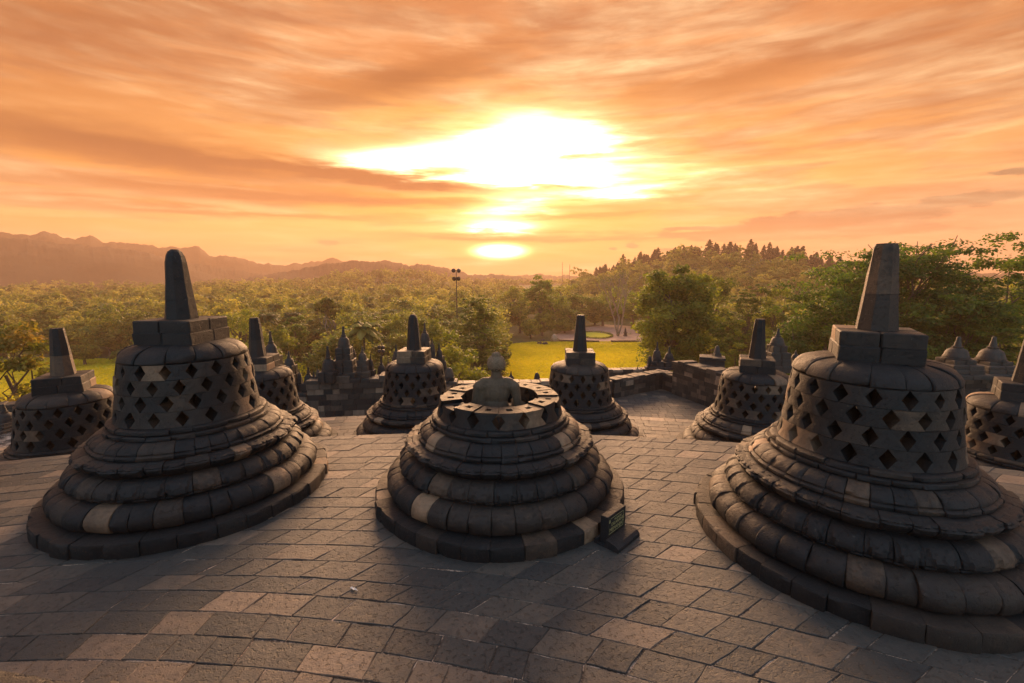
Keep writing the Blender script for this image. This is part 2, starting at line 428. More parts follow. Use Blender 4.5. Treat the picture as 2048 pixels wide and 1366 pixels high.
P_step1 = [(.9, 1.212), (1.13, 1.213), (1.142, 1.225), (1.142, 1.262), (1.13, 1.275), (1.0, 1.28)]
P_step2 = [(.8, 1.281), (1.085, 1.282), (1.098, 1.295), (1.095, 1.335), (1.07, 1.352), (1.02, 1.354), (.8, 1.354)]
P_core = [(0, .12), (1.93, .12), (1.93, .0), (1.93, .14), (1.72, .14), (1.72, .40), (1.52, .46), (1.50, .62), (1.38, .72), (1.38, .90), (1.22, .93), (1.22, 1.10), (1.05, 1.12), (1.03, 1.27), (.6, 1.27), (0, 1.27)]
P_cap = [(.3, 2.271), (.872, 2.272), (.884, 2.29), (.878, 2.325), (.855, 2.37), (.815, 2.415), (.755, 2.452), (.68, 2.48), (.58, 2.498), (.45, 2.507), (.3, 2.51)]

def stupa(x, y, z, seed, label, harm_az=0.0, spire='flat', lat=17, full=True, detail=1, group=None, lean=0.0, hsize=.44, rz=None, light=.13, ptones=(.3, .15), tb=0.0):
    R = random.Random(seed); root = empty('perforated_stupa', (x, y, z)); TB[0] = tb
    tag(root, label, 'stupa', group or 'perforated bell stupas')
    mm = 5 if detail else 3
    nb = [34, 36, 34, 34, 34, 20, 18]
    def course(name, n, prof, **k):
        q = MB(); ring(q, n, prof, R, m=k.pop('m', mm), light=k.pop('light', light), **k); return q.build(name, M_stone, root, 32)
    course('plinth', nb[0], P_plinth, jit=.010)
    course('round_moulding', nb[1], P_torus, jit=.010, bev=.020)
    course('lotus_moulding', nb[2], P_lotus, relief=petal if detail else None, m=12 if detail else 3, light=.08)
    course('ogee_moulding', nb[3], P_ogee, relief=petal_up if detail else None, m=10 if detail else 3, jit=.012)
    course('bead_moulding', nb[4], P_bead, jit=.006, light=.16)
    q = MB(); ring(q, nb[5], P_step1, R, m=6, light=.10); ring(q, nb[6], P_step2, R, m=6, light=.10); q.build('step_moulding', M_stone, root, 32)
    q = MB(); lathe(q, P_core); q.build('core', M_stone, root)  # inner fill added to block light through the gaps between stones
    if not full:
        q = MB(); lattice(q, lat, 1.356, 1.605, R.random(), R, thick=.34, light=.2, hollow=True); q.build('broken_bell', M_bell, root, 30)
        return root
    q = MB(); zs = [1.356, 1.588, 1.818, 2.045, 2.269]; o = R.random()
    for k in range(4):
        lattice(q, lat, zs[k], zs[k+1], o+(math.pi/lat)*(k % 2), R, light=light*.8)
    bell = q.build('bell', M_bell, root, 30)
    q = MB(); ring(q, 15, P_cap, R, jit=.014, m=5, bev=.02, light=light); q.build('shoulder', M_bell, root, 35)
    # square pedestal of two courses
    q = MB(); hs = hsize*2
    for c_, (z0, z1) in enumerate(((2.50, 2.69), (2.692, 2.87))):
        s_ = hs*(1.0 if c_ == 0 else .975)
        nx = 2; spl = R.uniform(.40, .62)
        for i in range(2):
            wv = s_*(spl if i == 0 else 1-spl)-.004
            cv = -s_/2+(wv/2 if i == 0 else s_-wv/2)
            for j in range(2):
                hv = s_/2-.004; ch_ = (-1 if j == 0 else 1)*(s_/4)
                c2 = (cv, ch_) if c_ else (ch_, cv); sx, sy = (wv, hv) if c_ else (hv, wv)
                block(q, c2, sx, sy, z0, z1, R, tone=rtone(R, .18), bev=.014)
    h = q.build('pedestal', M_stone, root); h.rotation_euler = (0, 0, harm_az)
    # eight-sided pinnacle in two stones
    q = MB(); n = 8; rb, rt = .232, .128; z0, z1 = 2.872, 3.96
    lv = [(0, 1, 0)]
    zz = [z0, z0+.46, z0+.462, z0+.70, z1-.16, z1-.05, z1] if spire == 'flat' else [z0, z0+.30, z0+.302, z0+.58, z1-.20, z1-.10, z1-.035, z1]
    prev = []
    for k, zk in enumerate(zz):
        t = (zk-z0)/(z1-z0); r_ = rb+(rt-rb)*t
        if spire == 'flat':
            if k == len(zz)-1: r_ *= .93
        else: r_ = r_*[1, 1, 1, 1, 1, .93, .72, .36][k]
        if zk in (z0+.46, z0+.30): r_ -= .004
        prev.append([(r_*math.cos(rad(22.5+45*i))+R.gauss(0, .003)+lean*t, r_*math.sin(rad(22.5+45*i))+R.gauss(0, .003), zk) for i in range(n)])
    for k in range(len(zz)-1):
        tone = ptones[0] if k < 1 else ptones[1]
        q.add(prev[k]+prev[k+1], [(i, (i+1) % 8, 8+(i+1) % 8, 8+i) for i in range(8)], tone)
    q.add(prev[-1], [tuple(range(8))], ptones[1])
    q.add(prev[0], [tuple(range(7, -1, -1))], ptones[0])
    s = q.build('pinnacle', M_stone, root, 30); s.rotation_euler = (0, 0, harm_az)
    return root

# ------------------------------------------------------------------ terraces (setting)
def lerp(a, b, t): return a+(b-a)*t
def rowF(s):
    q = max(0, min(1, s)); cx = lerp(-4, -.8, q); cy = lerp(-12, -16.9, q)
    return cx, cy, math.hypot(cx, cy-(4.1+5.8*s))
def rowB(s): return -.8, -16.9, s
def slabs(name, row, s0, s1, ds, ph0, ph1, z, seed, lmin, lmax, keep=None, edge_light=False, tonefn=None, split=None):
    R = random.Random(seed); mb = MB(); s = s0
    while s < s1-1e-6:
        w_ = ds*R.uniform(.90, 1.12); e = s+w_
        last = e > s1-ds*.6
        if last: e = s1
        ca, cb = row(s), row(e); g = .0050
        ph = ph0+R.random()*.02
        while ph < ph1:
            L = R.uniform(lmin, lmax); dp = L/ca[2]
            pts = []
            for (c_, sg) in ((ca, g), (cb, -g)):
                for p in (ph+g/c_[2], ph+dp-g/c_[2]):
                    r_ = c_[2]+sg
                    pts.append((c_[0]+r_*math.sin(p)+R.gauss(0, .004), c_[1]+r_*math.cos(p)+R.gauss(0, .004)))
            a, b_, d_, c2 = pts[0], pts[1], pts[3], pts[2]
            quad = [a, b_, d_, c2]; cx = sum(p[0] for p in quad)/4; cy = sum(p[1] for p in quad)/4
            ph += dp
            if keep and not keep(cx, cy): continue
            tone = min(1, max(0, R.gauss(.30, .15)));
            if R.random() < .08: tone = R.uniform(.52, .72)
            if R.random() < .10: tone = R.uniform(.05, .15)
            if edge_light and last: tone = R.uniform(.4, .95)
            zz = z+R.gauss(0, .0022); tx, ty = R.gauss(0, .004), R.gauss(0, .004)
            # outline with extra, slightly chipped points along each edge
            out = []
            for i in range(4):
                p, q = quad[i], quad[(i+1) % 4]
                out.append(p)
                for t in (.33, .66): out.append((lerp(p[0], q[0], t)+R.gauss(0, .0035), lerp(p[1], q[1], t)+R.gauss(0, .0035)))
            vs = [(x, y, z-.05) for x, y in out]
            vs += [(x, y, zz-.006+tx*(x-cx)+ty*(y-cy)) for x, y in out]
            for x, y in out:
                dx, dy = cx-x, cy-y; l = math.hypot(dx, dy); k = .008/l
                vs.append((x+dx*k, y+dy*k, zz+tx*(x-cx)+ty*(y-cy)))
            n = 12; fs = []
            for i in range(n):
                j = (i+1) % n
                fs.append((i, j, n+j, n+i)); fs.append((n+i, n+j, 2*n+j, 2*n+i))
            fs.append(tuple(range(2*n, 3*n)))
            mb.add(vs, [tuple(reversed(f_)) for f_ in fs], tone)
        s = e
    me_o = mb.build(name, M_slab); return me_o
def sheet(name, pts, z, m_, kind='structure', grid=None):
    mb = MB(); mb.add([(x, y, z) for x, y in pts], [tuple(range(len(pts)))], .3); o = mb.build(name, m_); tag(o, kind=kind); return o
def arc(cx, cy, r, a0, a1, n): return [(cx+r*math.sin(lerp(a0, a1, i/n)), cy+r*math.cos(lerp(a0, a1, i/n))) for i in range(n+1)]
def strip(name, inner, outer, z, m_):
    mb = MB(); n = len(inner); vs = [(x, y, z) for x, y in inner]+[(x, y, z) for x, y in outer]
    mb.add(vs, [(i+1, i, n+i, n+i+1) for i in range(n-1)], .3); o = mb.build(name, m_); tag(o, kind='structure'); return o
PH = 1.15
o = slabs('terrace_pavement', rowF, -.52, 1.0, .0600, -.80, .80, 0.0, 11, .30, .66, edge_light=False)
tag(o, kind='structure')
strip('terrace_joint_bed', arc(-4, -12, 13.0, -PH, PH, 60), arc(-.8, -16.9, 26.78, -.93, .93, 60), -.0095, M_joint)
ob = slabs('lower_terrace_pavement', rowB, 26.9, 33.45, .36, -.85, .85, -1.63, 12, .30, .70, edge_light=True); tag(ob, kind='structure')
strip('lower_terrace_joint_bed', arc(-.8, -16.9, 26.6, -.9, .9, 60), arc(-.8, -16.9, 33.4, -.9, .9, 60), -1.65, M_joint)
def riser(name, cx, cy, r, z0, z1, a0, a1, seed):
    mb = MB(); R = random.Random(seed); k = max(1, round((z1-z0)/.27)); h = (z1-z0)/k
    for c_ in range(k):
        a = a0
        while a < a1:
            dp = R.uniform(.35, .8)/r; q = R.gauss(0, .006)
            vs = [];
            for (p, rr) in ((a+.003/r, r-.3), (a+.003/r, r+q), (a+dp-.003/r, r+q), (a+dp-.003/r, r-.3)):
                for zz in (z0+h*c_+.003, z0+h*(c_+1)-.003): vs.append((cx+rr*math.sin(p), cy+rr*math.cos(p), zz))
            mb.add(vs, [(0, 1, 3, 2), (2, 3, 5, 4), (4, 5, 7, 6), (1, 7, 5, 3)], rtone(R)); a += dp
    o = mb.build(name, M_wall); tag(o, kind='structure'); return o
riser('terrace_riser', -.8, -16.9, 26.79, -1.64, -.03, -.9, .9, 5)
riser('lower_terrace_riser', -.8, -16.9, 33.42, -3.12, -1.66, -.9, .9, 6)
# the upper terrace the camera stands on
riser('upper_terrace_riser', -4, -12, 13.8, -.04, 1.68, -1.3, 1.6, 7)
def rowU(s): return -4, -12, s
ou = slabs('upper_terrace_pavement', rowU, 11.0, 13.42, .36, -.7, 1.2, 1.885, 13, .4, .8); tag(ou, kind='structure')
q = MB(); R = random.Random(3); ring(q, 118, [(13.2, 1.68), (13.86, 1.683), (13.90, 1.71), (13.905, 1.80), (13.88, 1.87), (13.80, 1.898), (13.43, 1.90), (13.42, 1.85)], R, jit=.012, m=5, bev=.02, light=.0)
o = q.build('upper_terrace_edge', M_wall, None, 35); o.location = (-4, -12, 0); tag(o, kind='structure')
sheet('upper_terrace_joint_bed', arc(-4, -12, 13.45, 0, 2*math.pi, 80)[:-1][::-1], 1.865, M_joint)

# the square plateau inside the balustrade, and the stepped body of the monument below it
OUT = [(-40, 8), (-21, 20.3), (-9.2, 20.1), (-3.4, 20.9), (-3.2, 23.0), (5.35, 24.0), (8.86, 26.2), (11.4, 19.2), (22, 20.6), (40, 12)]
poly = OUT+[(40, -10), (-40, -10)]
def inside(x, y):
    c_ = False; j = len(poly)-1
    for i in range(len(poly)):
        (xi, yi), (xj, yj) = poly[i], poly[j]
        if (yi > y) != (yj > y) and x < (xj-xi)*(y-yi)/(yj-yi)+xi: c_ = not c_
        j = i
    return c_
op = slabs('plateau_pavement', lambda s: (6, -2, s), 15, 31, .33, -1.0, .8, -3.1, 14, .26, .6, keep=lambda x, y: inside(x, y) and math.hypot(x+.8, y+16.9) > 33.5); tag(op, kind='structure')
sheet('plateau_joint_bed', poly[::-1], -3.12, M_joint)
body = [(-3.14, -6.4, 2.6), (-6.4, -9.6, 5.5), (-9.6, -13.5, 8.6), (-13.5, -18, 12), (-18, -25.2, 16)]
for i, (zt, zb, off) in enumerate(body):
    pts = []
    for x, y in OUT:
        l = math.hypot(x, y); pts.append((x*(l+off)/l, y*(l+off)/l))
    ring_ = pts+[(55, -25), (-55, -25)]; n = len(ring_)
    mb = MB(); mb.add([(x, y, zb) for x, y in ring_]+[(x, y, zt) for x, y in ring_], [((k+1) % n, k, n+k, n+(k+1) % n) for k in range(n)]+[tuple(range(2*n-1, n-1, -1))], .35)
    o = mb.build('monument_terrace', M_wall); tag(o, kind='structure')

# ------------------------------------------------------------------ balustrade walls
def wall(p0, p1, z0, z1, label, seed, th=.55, ch=.25, coping=.16, over=.07, ruin=.0, light=.10, copelight=.3, group='stone balustrade walls'):
    R = random.Random(seed); L = math.hypot(p1[0]-p0[0], p1[1]-p0[1]); a = math.atan2(p1[1]-p0[1], p1[0]-p0[0])
    root = empty('balustrade_wall', (p0[0], p0[1], z0), a); tag(root, label, 'wall', group)
    mb = MB(); H = z1-z0-coping; k = max(1, round(H/ch)); h = H/k
    for c_ in range(k):
        x = 0
        band = .05 if (c_ == k-1) else (-.02 if c_ == k-2 else 0)
        while x < L-.02:
            w_ = min(R.uniform(.25, .62), L-x)
            if L-x-w_ < .15: w_ = L-x
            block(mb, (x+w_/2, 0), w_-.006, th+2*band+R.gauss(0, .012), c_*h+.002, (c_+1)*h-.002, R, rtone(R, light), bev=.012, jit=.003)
            x += w_
    mb.build('wall_face', M_wall, root)
    mb = MB(); x = 0
    while x < L-.02:
        w_ = min(R.uniform(.35, .7), L-x)
        if L-x-w_ < .15: w_ = L-x
        dz = R.uniform(-.03, .03)
        if ruin and R.random() < ruin: dz = R.uniform(.02, .16)
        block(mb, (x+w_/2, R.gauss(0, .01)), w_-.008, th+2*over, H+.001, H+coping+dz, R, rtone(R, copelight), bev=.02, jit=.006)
        x += w_
    mb.build('coping', M_wall, root)
    return root
wall((-40, 8), (-21, 20.3), -3.1, -2.1, 'low dark balustrade running off to the left behind the leftmost bells', 21)
wall((-21, 20.3), (-9.2, 20.1), -3.1, -1.75, 'stone balustrade behind the tall left bell with the round-topped pinnacle', 22)
wall((-9.2, 20.1), (-3.4, 20.9), -3.1, -1.15, 'high block wall with lit patches under the largest stepped turret', 23, ch=.24, ruin=.4, light=.45, th=.8)  # lit look put into the colour: a larger share of pale blocks
wall((-3.4, 20.95), (-3.2, 23.3), -3.1, -1.9, 'short return wall behind the seated statue beside the bushes', 24)
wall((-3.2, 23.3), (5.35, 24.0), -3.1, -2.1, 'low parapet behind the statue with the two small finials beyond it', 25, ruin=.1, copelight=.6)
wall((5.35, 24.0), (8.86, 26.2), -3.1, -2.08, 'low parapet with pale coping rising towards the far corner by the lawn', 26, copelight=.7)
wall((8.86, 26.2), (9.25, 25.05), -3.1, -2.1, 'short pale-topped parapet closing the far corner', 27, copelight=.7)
wall((9.3, 24.9), (11.4, 19.2), -3.1, -1.22, 'tall dark wall with loose coping coming forward from the far corner', 28, ruin=.35, th=.8, light=.14)
wall((11.4, 19.2), (22, 20.6), -3.1, -1.0, 'dark wall behind the big right bell carrying two bell turrets', 29, ruin=.3)
wall((22, 20.6), (40, 12), -3.1, -1.0, 'dark wall running off to the right behind the rightmost bell', 30)
# gallery balustrades one level lower, outside
wall((-27, 23.5), (-10, 24), -6.3, -3.3, 'lower gallery wall outside the left balustrade', 31, ch=.4)
wall((5, 28.6), (10.2, 29.2), -6.3, -2.55, 'lower gallery wall outside the far corner by the lawn', 32, ch=.35)

def turret(px, py_peak, py_base, width_px, Yd, label, ped=0.0, seed=0, tiers=3, squat=False, zb=None, group='small bell turrets on the balustrades', fin=True, tone=None):
    """small solid bell with a finial on a stepped pedestal"""
    R = random.Random(seed+px); top = atY(px, py_peak, Yd); base = atY(px, py_base, Yd)
    wid = width_px*Yd/ray(px, py_base)[1]; r = wid/2
    zbase = base.z; zt = top.z; z0 = zb if zb is not None else zbase-ped
    root = empty('bell_turret', (top.x, Yd, z0), R.uniform(-.15, .15)); tag(root, label, 'turret', group)
    hp = zbase-z0; h = zt-zbase
    mb = MB(); n = max(1, tiers); 
    for k in range(n):
        a, b_ = hp*k/n, hp*(k+1)/n; s_ = wid*(1.05+.95*(1-(k+1)/n)+(.14 if k % 2 == 0 else -.02))
        nb = 2 if s_ > .5 else 1
        for i in range(nb):
            for j in range(nb):
                block(mb, ((i-(nb-1)/2)*s_/nb, (j-(nb-1)/2)*s_/nb), s_/nb-.006, s_/nb-.006, a+.002, b_, R, rtone(R, .12) if tone is None else tone, bev=min(.03, s_*.05), jit=.008)
    mb.build('pedestal', M_wall, root)
    t = rtone(R, .0) if tone is None else tone
    mb = MB()
    if squat:
        lathe(mb, [(0, hp+h*.999), (r*.35, hp+h*.96), (r*.62, hp+h*.80), (r*.80, hp+h*.5), (r*.92, hp+h*.2), (r*1.0, hp+h*.05), (r*1.0, hp), (0, hp)][::-1], 20, t)
        mb.build('bell', M_wall, root, 40); return root
    hb = h*.50
    prof = [(0, hp-.01), (r*1.06, hp-.01), (r*1.08, hp+hb*.07), (r*.98, hp+hb*.11), (r*1.0, hp+hb*.20), (r*.90, hp+hb*.36), (r*.84, hp+hb*.60), (r*.72, hp+hb*.80), (r*.48, hp+hb*.95), (r*.32, hp+hb*1.0), (0, hp+hb)]
    lathe(mb, prof, 24, t); mb.build('bell', M_wall, root, 45)
    if fin:
        mb = MB(); lathe(mb, [(0, hp+hb), (r*.40, hp+hb*.99), (r*.42, hp+hb+h*.06), (r*.30, hp+hb+h*.08), (r*.25, hp+hb+h*.2), (r*.17, hp+hb+h*.36), (r*.17, hp+hb+h*.45), (r*.11, hp+h-.01), (0, hp+h)], 10, t)
        mb.build('finial', M_wall, root, 40)
    return root
turret(540, 662, 711, 24, 20.6, 'black bell turret just right of the back-left bell pinnacle', zb=-1.75, seed=1, tone=.12)
turret(577, 702, 730, 19, 20.4, 'small bell turret on the wall next right of the black one behind the left bells', zb=-1.75, seed=2, tone=.2)
turret(616, 733, 765, 19, 20.3, 'small black turret low on the wall, left of the high block wall', zb=-1.75, seed=3, tone=.05, tiers=1)
turret(636, 739, 752, 9, 20.3, 'tiny rounded stone between the low black turret and the tall black bell', zb=-1.35, seed=4, squat=True, tiers=1)
turret(655, 692, 742, 27, 19.9, 'tall black bell turret standing against the left of the largest stepped turret', zb=-1.2, seed=5, tone=.03, tiers=1)
turret(686, 652, 694, 24, 20.5, 'largest stepped turret, on the high block wall between two stupas', zb=-1.15, seed=6, tiers=5, tone=.16)
turret(724, 692, 719, 17, 20.7, 'pale-sided bell turret just right of the largest stepped turret', zb=-1.15, seed=7, tiers=3, tone=.4)
turret(762, 711, 748, 17, 21.5, 'narrow black turret left of the back-middle stupa with the round pinnacle', zb=-1.9, seed=8, tone=.05, tiers=1)
turret(792, 689, 714, 14, 23.5, 'small turret half hidden behind the left of the back-middle stupa', zb=-2.1, seed=9, tiers=4, tone=.2)
turret(849, 646, 684, 20, 23.2, 'tall turret rising behind the back-middle stupa pinnacle', zb=-2.1, seed=10, tiers=6, tone=.16)
turret(878, 686, 712, 13, 23.4, 'small turret right of the tall one behind the back-middle stupa', zb=-2.1, seed=11, tiers=3, tone=.2)
turret(898, 735, 752, 20, 22.5, 'low broken turret stub beside the bushes behind the back-middle stupa', zb=-2.0, seed=12, squat=True, tiers=2)
turret(1022, 742, 760, 13, 25.0, 'tiny finial turret on flat slabs right of the statue head', zb=-3.0, seed=13, tiers=2, tone=.06)
turret(1074, 745, 763, 14, 25.2, 'rounded stub on flat slabs before the lawn, right of the tiny finial', zb=-3.0, seed=14, squat=True, tiers=2, tone=.08)
turret(1275, 731, 743, 5, 28.8, 'tiny black spike left of the paired turrets by the lawn', zb=-2.55, seed=15, tiers=1, tone=.05)
turret(1283, 735, 744, 5, 28.8, 'second tiny spike, nearer the paired turrets by the lawn', zb=-2.55, seed=16, tiers=1, tone=.05)
turret(1315, 683, 716, 17, 28.9, 'stepped turret at the far corner by the lawn, left of a pair', zb=-2.55, seed=17, tiers=4, tone=.1)
turret(1339, 693, 718, 18, 28.9, 'stepped turret at the far corner, right of a pair, against the big tree', zb=-2.55, seed=18, tiers=4, tone=.06)
turret(1300, 712, 728, 10, 28.8, 'small stepped block at the left foot of the paired corner turrets', zb=-2.55, seed=19, tiers=2, squat=True, tone=.06)
turret(1435, 691, 706, 12, 24.5, 'rounded stub on top of the dark block left of the back-right stupa', zb=-1.3, seed=20, squat=True, tiers=2, tone=.3)
turret(1557, 657, 690, 27, 21.6, 'reddish bell turret just right of the back-right pinnacle', zb=-1.1, seed=21, tiers=4, tone=.22)
turret(1592, 700, 716, 14, 21.8, 'small turret half hidden between the red bell turret and the big right bell', zb=-1.1, seed=22, tiers=2, tone=.3)
turret(1918, 673, 717, 42, 20.1, 'brown bell turret right of the big right stupa, left of two', zb=-1.0, seed=23, tiers=4, tone=.22)
turret(1989, 673, 720, 44, 20.4, 'brown bell turret right of the big right stupa, right of two', zb=-1.0, seed=24, tiers=4, tone=.25)
turret(6, 808, 842, 30, 15.5, 'dark stepped turret cut by the left edge of the view', zb=-1.9, seed=25, tiers=3, tone=.1)
for i, (px, pk, bs, wd, Yd, zb_) in enumerate(((598, 738, 756, 9, 20.4, -1.75), (627, 741, 757, 7, 20.3, -1.5), (668, 712, 734, 9, 20.6, -1.15), (705, 688, 708, 10, 21.0, -1.15), (741, 708, 730, 9, 20.9, -1.15), (776, 716, 742, 10, 22.6, -1.9), (808, 704, 726, 11, 23.4, -2.1), (836, 668, 694, 11, 23.6, -2.1), (864, 676, 700, 11, 23.0, -2.1), (888, 712, 732, 10, 23.4, -2.1))):
    turret(px, pk, bs, wd, Yd, ['slim dark finial low between the back-left bell and the low black turret', 'slim finial just right of the low black turret', 'slim finial at the left shoulder of the largest stepped turret', 'slim finial at the right shoulder of the largest stepped turret', 'slim dark finial right of the pale-sided turret', 'slim dark finial between the narrow black turret and the back-middle stupa', 'slim finial against the left of the back-middle pinnacle', 'slim finial at the left shoulder of the tall turret behind the back-middle stupa', 'slim finial at the right shoulder of the tall turret behind the back-middle stupa', 'slim finial rising over the right shoulder of the back-middle stupa'][i], zb=zb_, seed=40+i, tiers=2, tone=.08+.03*(i % 3), group='slim finials on the balustrade')
# block on the right wall
bq = atY(1423, 733, 24.2); R = random.Random(77); mb = MB()
for i, (dx, dy, sx, sy, z0, z1) in enumerate([(-.32, 0, .62, .9, 0, .3), (.32, 0, .64, .9, 0, .3), (0, -.2, 1.24, .42, .302, .56), (0, .25, 1.26, .42, .302, .58), (-.3, 0, .66, 1.0, .582, .72), (.34, 0, .62, 1.0, .582, .70)]):
    block(mb, (dx, dy), sx, sy, z0, z1, R, rtone(R, .15), bev=.02)
o = mb.build('stone_block', M_wall); o.location = (bq.x, 24.2, bq.z-.15); o.rotation_euler = (0, 0, -.4)
tag(o, 'dark squared block pile on the wall left of the back-right stupa', 'stone block')
mb = MB(); block(mb, (0, 0), .9, .9, -1.8, 0, R, .2); o.data  # footing under the pile
ft = mb.build('footing', M_wall, o)

# ------------------------------------------------------------------ stupas
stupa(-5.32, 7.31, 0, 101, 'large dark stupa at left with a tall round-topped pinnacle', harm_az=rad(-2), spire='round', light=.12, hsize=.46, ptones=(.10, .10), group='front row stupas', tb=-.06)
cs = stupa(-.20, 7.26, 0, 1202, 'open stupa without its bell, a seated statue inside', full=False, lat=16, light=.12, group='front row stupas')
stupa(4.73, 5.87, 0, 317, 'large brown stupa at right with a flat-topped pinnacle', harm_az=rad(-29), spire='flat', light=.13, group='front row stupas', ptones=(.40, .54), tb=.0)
stupa(-10.55, 6.15, 0, 404, 'stupa at the far left of which only the base edge shows', group='front row stupas')
zB = -1.63
def polar(a, d_): return d_*math.sin(rad(a)), d_*math.cos(rad(a))
for (a, d_, sd, lab, hz, sp_, pt) in (
    (-45.2, 14.8, 11, 'back row stupa at the left edge with a two-tone flat pinnacle', 27, 'flat', (.58, .25)),
    (-29.6, 14.8, 12, 'back row stupa half hidden behind the large left stupa', 4, 'flat', (.36, .10)),
    (-12.3, 14.3, 13, 'back row stupa left of the statue with a dark rounded pinnacle', -3, 'round', (.10, .22)),
    (8.6, 13.9, 14, 'back row stupa right of the statue in front of the lawn', -4, 'flat', (.24, .32)),
    (28.7, 14.3, 15, 'back row stupa just left of the large right stupa', -25, 'flat', (.22, .08)),
    (49.2, 14.8, 16, 'back row stupa cut by the right edge of the view', -38, 'flat', (.12, .08))):
    x, y = polar(a, d_)
    stupa(x, y, zB, sd*7, lab, harm_az=rad(hz), spire=sp_, detail=0, group='back row stupas', light=.15, ptones=pt, lean=0)

TB[0] = 0.0
# ------------------------------------------------------------------ seated statue
def blob(parts, name, m_, parent, vox=.014):
    mb = MB()
    for (c_, r_, rz, rx) in parts:
        Mx = Matrix.Translation(c_) @ Matrix.Rotation(rz, 4, 'Z') @ Matrix.Rotation(rx, 4, 'X')
        vs = []; fs = []; nu, nv = 16, 10
        for j in range(nv+1):
            p = math.pi*j/nv
            for i in range(nu):
                t = 2*math.pi*i/nu
                v = Mx @ Vector((r_[0]*math.sin(p)*math.cos(t), r_[1]*math.sin(p)*math.sin(t), r_[2]*math.cos(p))); vs.append(tuple(v))
        for j in range(nv):
            for i in range(nu): fs.append((j*nu+i, (j+1)*nu+i, (j+1)*nu+(i+1) % nu, j*nu+(i+1) % nu))
        mb.add(vs, fs, .5)
    o = mb.build(name, m_, parent)
    rm = o.modifiers.new('r', 'REMESH'); rm.mode = 'VOXEL'; rm.voxel_size = vox; rm.use_smooth_shade = True
    sm = o.modifiers.new('s', 'SMOOTH'); sm.iterations = 6; sm.factor = .5
    return o
def limb(p0, p1, r0, r1, n=7):
    out = []
    for i in range(n):
        t = i/(n-1); r_ = lerp(r0, r1, t)
        out.append((Vector(p0).lerp(Vector(p1), t), (r_, r_, r_), 0, 0))
    return out
st = empty('buddha_statue', (-.255, 7.28, 1.20)); st.scale = (1.05, 1.05, 1.04); tag(st, 'weathered seated stone statue seen from behind inside the open stupa', 'statue')
P = [((0, 0, .44), (.215, .135, .22), 0, 0), ((0, 0, .54), (.265, .12, .12), 0, 0), ((0, 0, .22), (.195, .13, .18), 0, 0), ((0, .03, .08), (.24, .18, .10), 0, 0),
     ((0, .0, .60), (.20, .10, .09), 0, 0), ((0, .02, .66), (.11, .085, .07), 0, 0)]
for sx in (-1, 1):
    P.append(((sx*.245, 0, .535), (.098, .092, .10), 0, 0)); P.append(((sx*.14, 0, .625), (.13, .075, .055), sx*0.0, 0)); P.append(((sx*.205, 0, .59), (.09, .08, .06), 0, 0))
    if sx < 0: P += limb((-.24, .02, .48), (-.25, .03, .14), .09, .09)
    P += limb((sx*.285, -.01, .53), (sx*.335, .0, .24), .082, .068)
    P += limb((sx*.13, .08, .08), (sx*.40, .36, .085), .125, .10)
    P += limb((sx*.38, .36, .08), (sx*-.10, .44, .07), .085, .06)
P += limb((.335, 0, .23), (.27, .30, .22), .066, .045)+limb((-.335, 0, .23), (-.10, .30, .17), .066, .045)
P += limb((.26, .31, .21), (.25, .37, .15), .035, .02, 4)+limb((-.10, .31, .165), (.03, .33, .16), .04, .02, 4)
for k in range(4): P += limb((.235+.02*k, .36, .17), (.23+.022*k, .40, .08+.008*abs(k-1)), .014, .010, 4)
P += limb((0, .0, .66), (0, .005, .80), .088, .080)
P += [((0, .012, .885), (.115, .125, .145), 0, 0), ((0, .07, .80), (.075, .06, .055), 0, 0), ((0, .137, .875), (.016, .024, .036), 0, 0),
      ((.042, .118, .90), (.022, .014, .010), 0, 0), ((-.042, .118, .90), (.022, .014, .010), 0, 0), ((0, .122, .825), (.028, .014, .010), 0, 0)]
for sx in (-1, 1): P += [((sx*.122, .01, .875), (.014, .03, .05), 0, 0), ((sx*.124, .01, .815), (.012, .016, .05), 0, 0)]
blob(P, 'body', M_statue, st, .012)
mb = MB(); R = random.Random(5)
def ball(mb, c_, r_, n=7, tone=.3):
    vs = []; fs = []; nv = 4
    for j in range(nv+1):
        p = math.pi*j/nv
        for i in range(n):
            t = 2*math.pi*i/n; vs.append((c_[0]+r_*math.sin(p)*math.cos(t), c_[1]+r_*math.sin(p)*math.sin(t), c_[2]+r_*.8*math.cos(p)))
    for j in range(nv):
        for i in range(n): fs.append((j*n+i, (j+1)*n+i, (j+1)*n+(i+1) % n, j*n+(i+1) % n))
    mb.add(vs, fs, tone)
vs = []; fs = []
for c_, r3 in (((0, 0, .900), (.138, .142, .140)), ((0, -.01, 1.03), (.062, .062, .050))):
    b0 = len(mb.v); nu, nv = 24, 12
    for j in range(nv+1):
        p = math.pi*.66*j/nv
        for i in range(nu):
            t = 2*math.pi*i/nu; mb.v.append((c_[0]+r3[0]*math.sin(p)*math.cos(t), c_[1]+r3[1]*math.sin(p)*math.sin(t), c_[2]+r3[2]*math.cos(p)))
    for j in range(nv):
        for i in range(nu): mb.f.append((b0+j*nu+i, b0+(j+1)*nu+i, b0+(j+1)*nu+(i+1) % nu, b0+j*nu+(i+1) % nu)); mb.t.append(.35)
    N = 150 if r3[0] > .1 else 40
    for k in range(N):
        zc_ = 1-1.68*(k+.5)/N if r3[0] > .1 else 1-1.1*(k+.5)/N
        t = k*2.39996; s_ = math.sqrt(max(0, 1-zc_*zc_))
        v = (c_[0]+r3[0]*s_*math.cos(t), c_[1]+r3[1]*s_*math.sin(t), c_[2]+r3[2]*zc_)
        if r3[0] > .1 and v[1] > .06 and zc_ < .35: continue
        ball(mb, v, .0125, tone=R.uniform(.2, .45))
mb.build('hair', M_statue, st, 60)
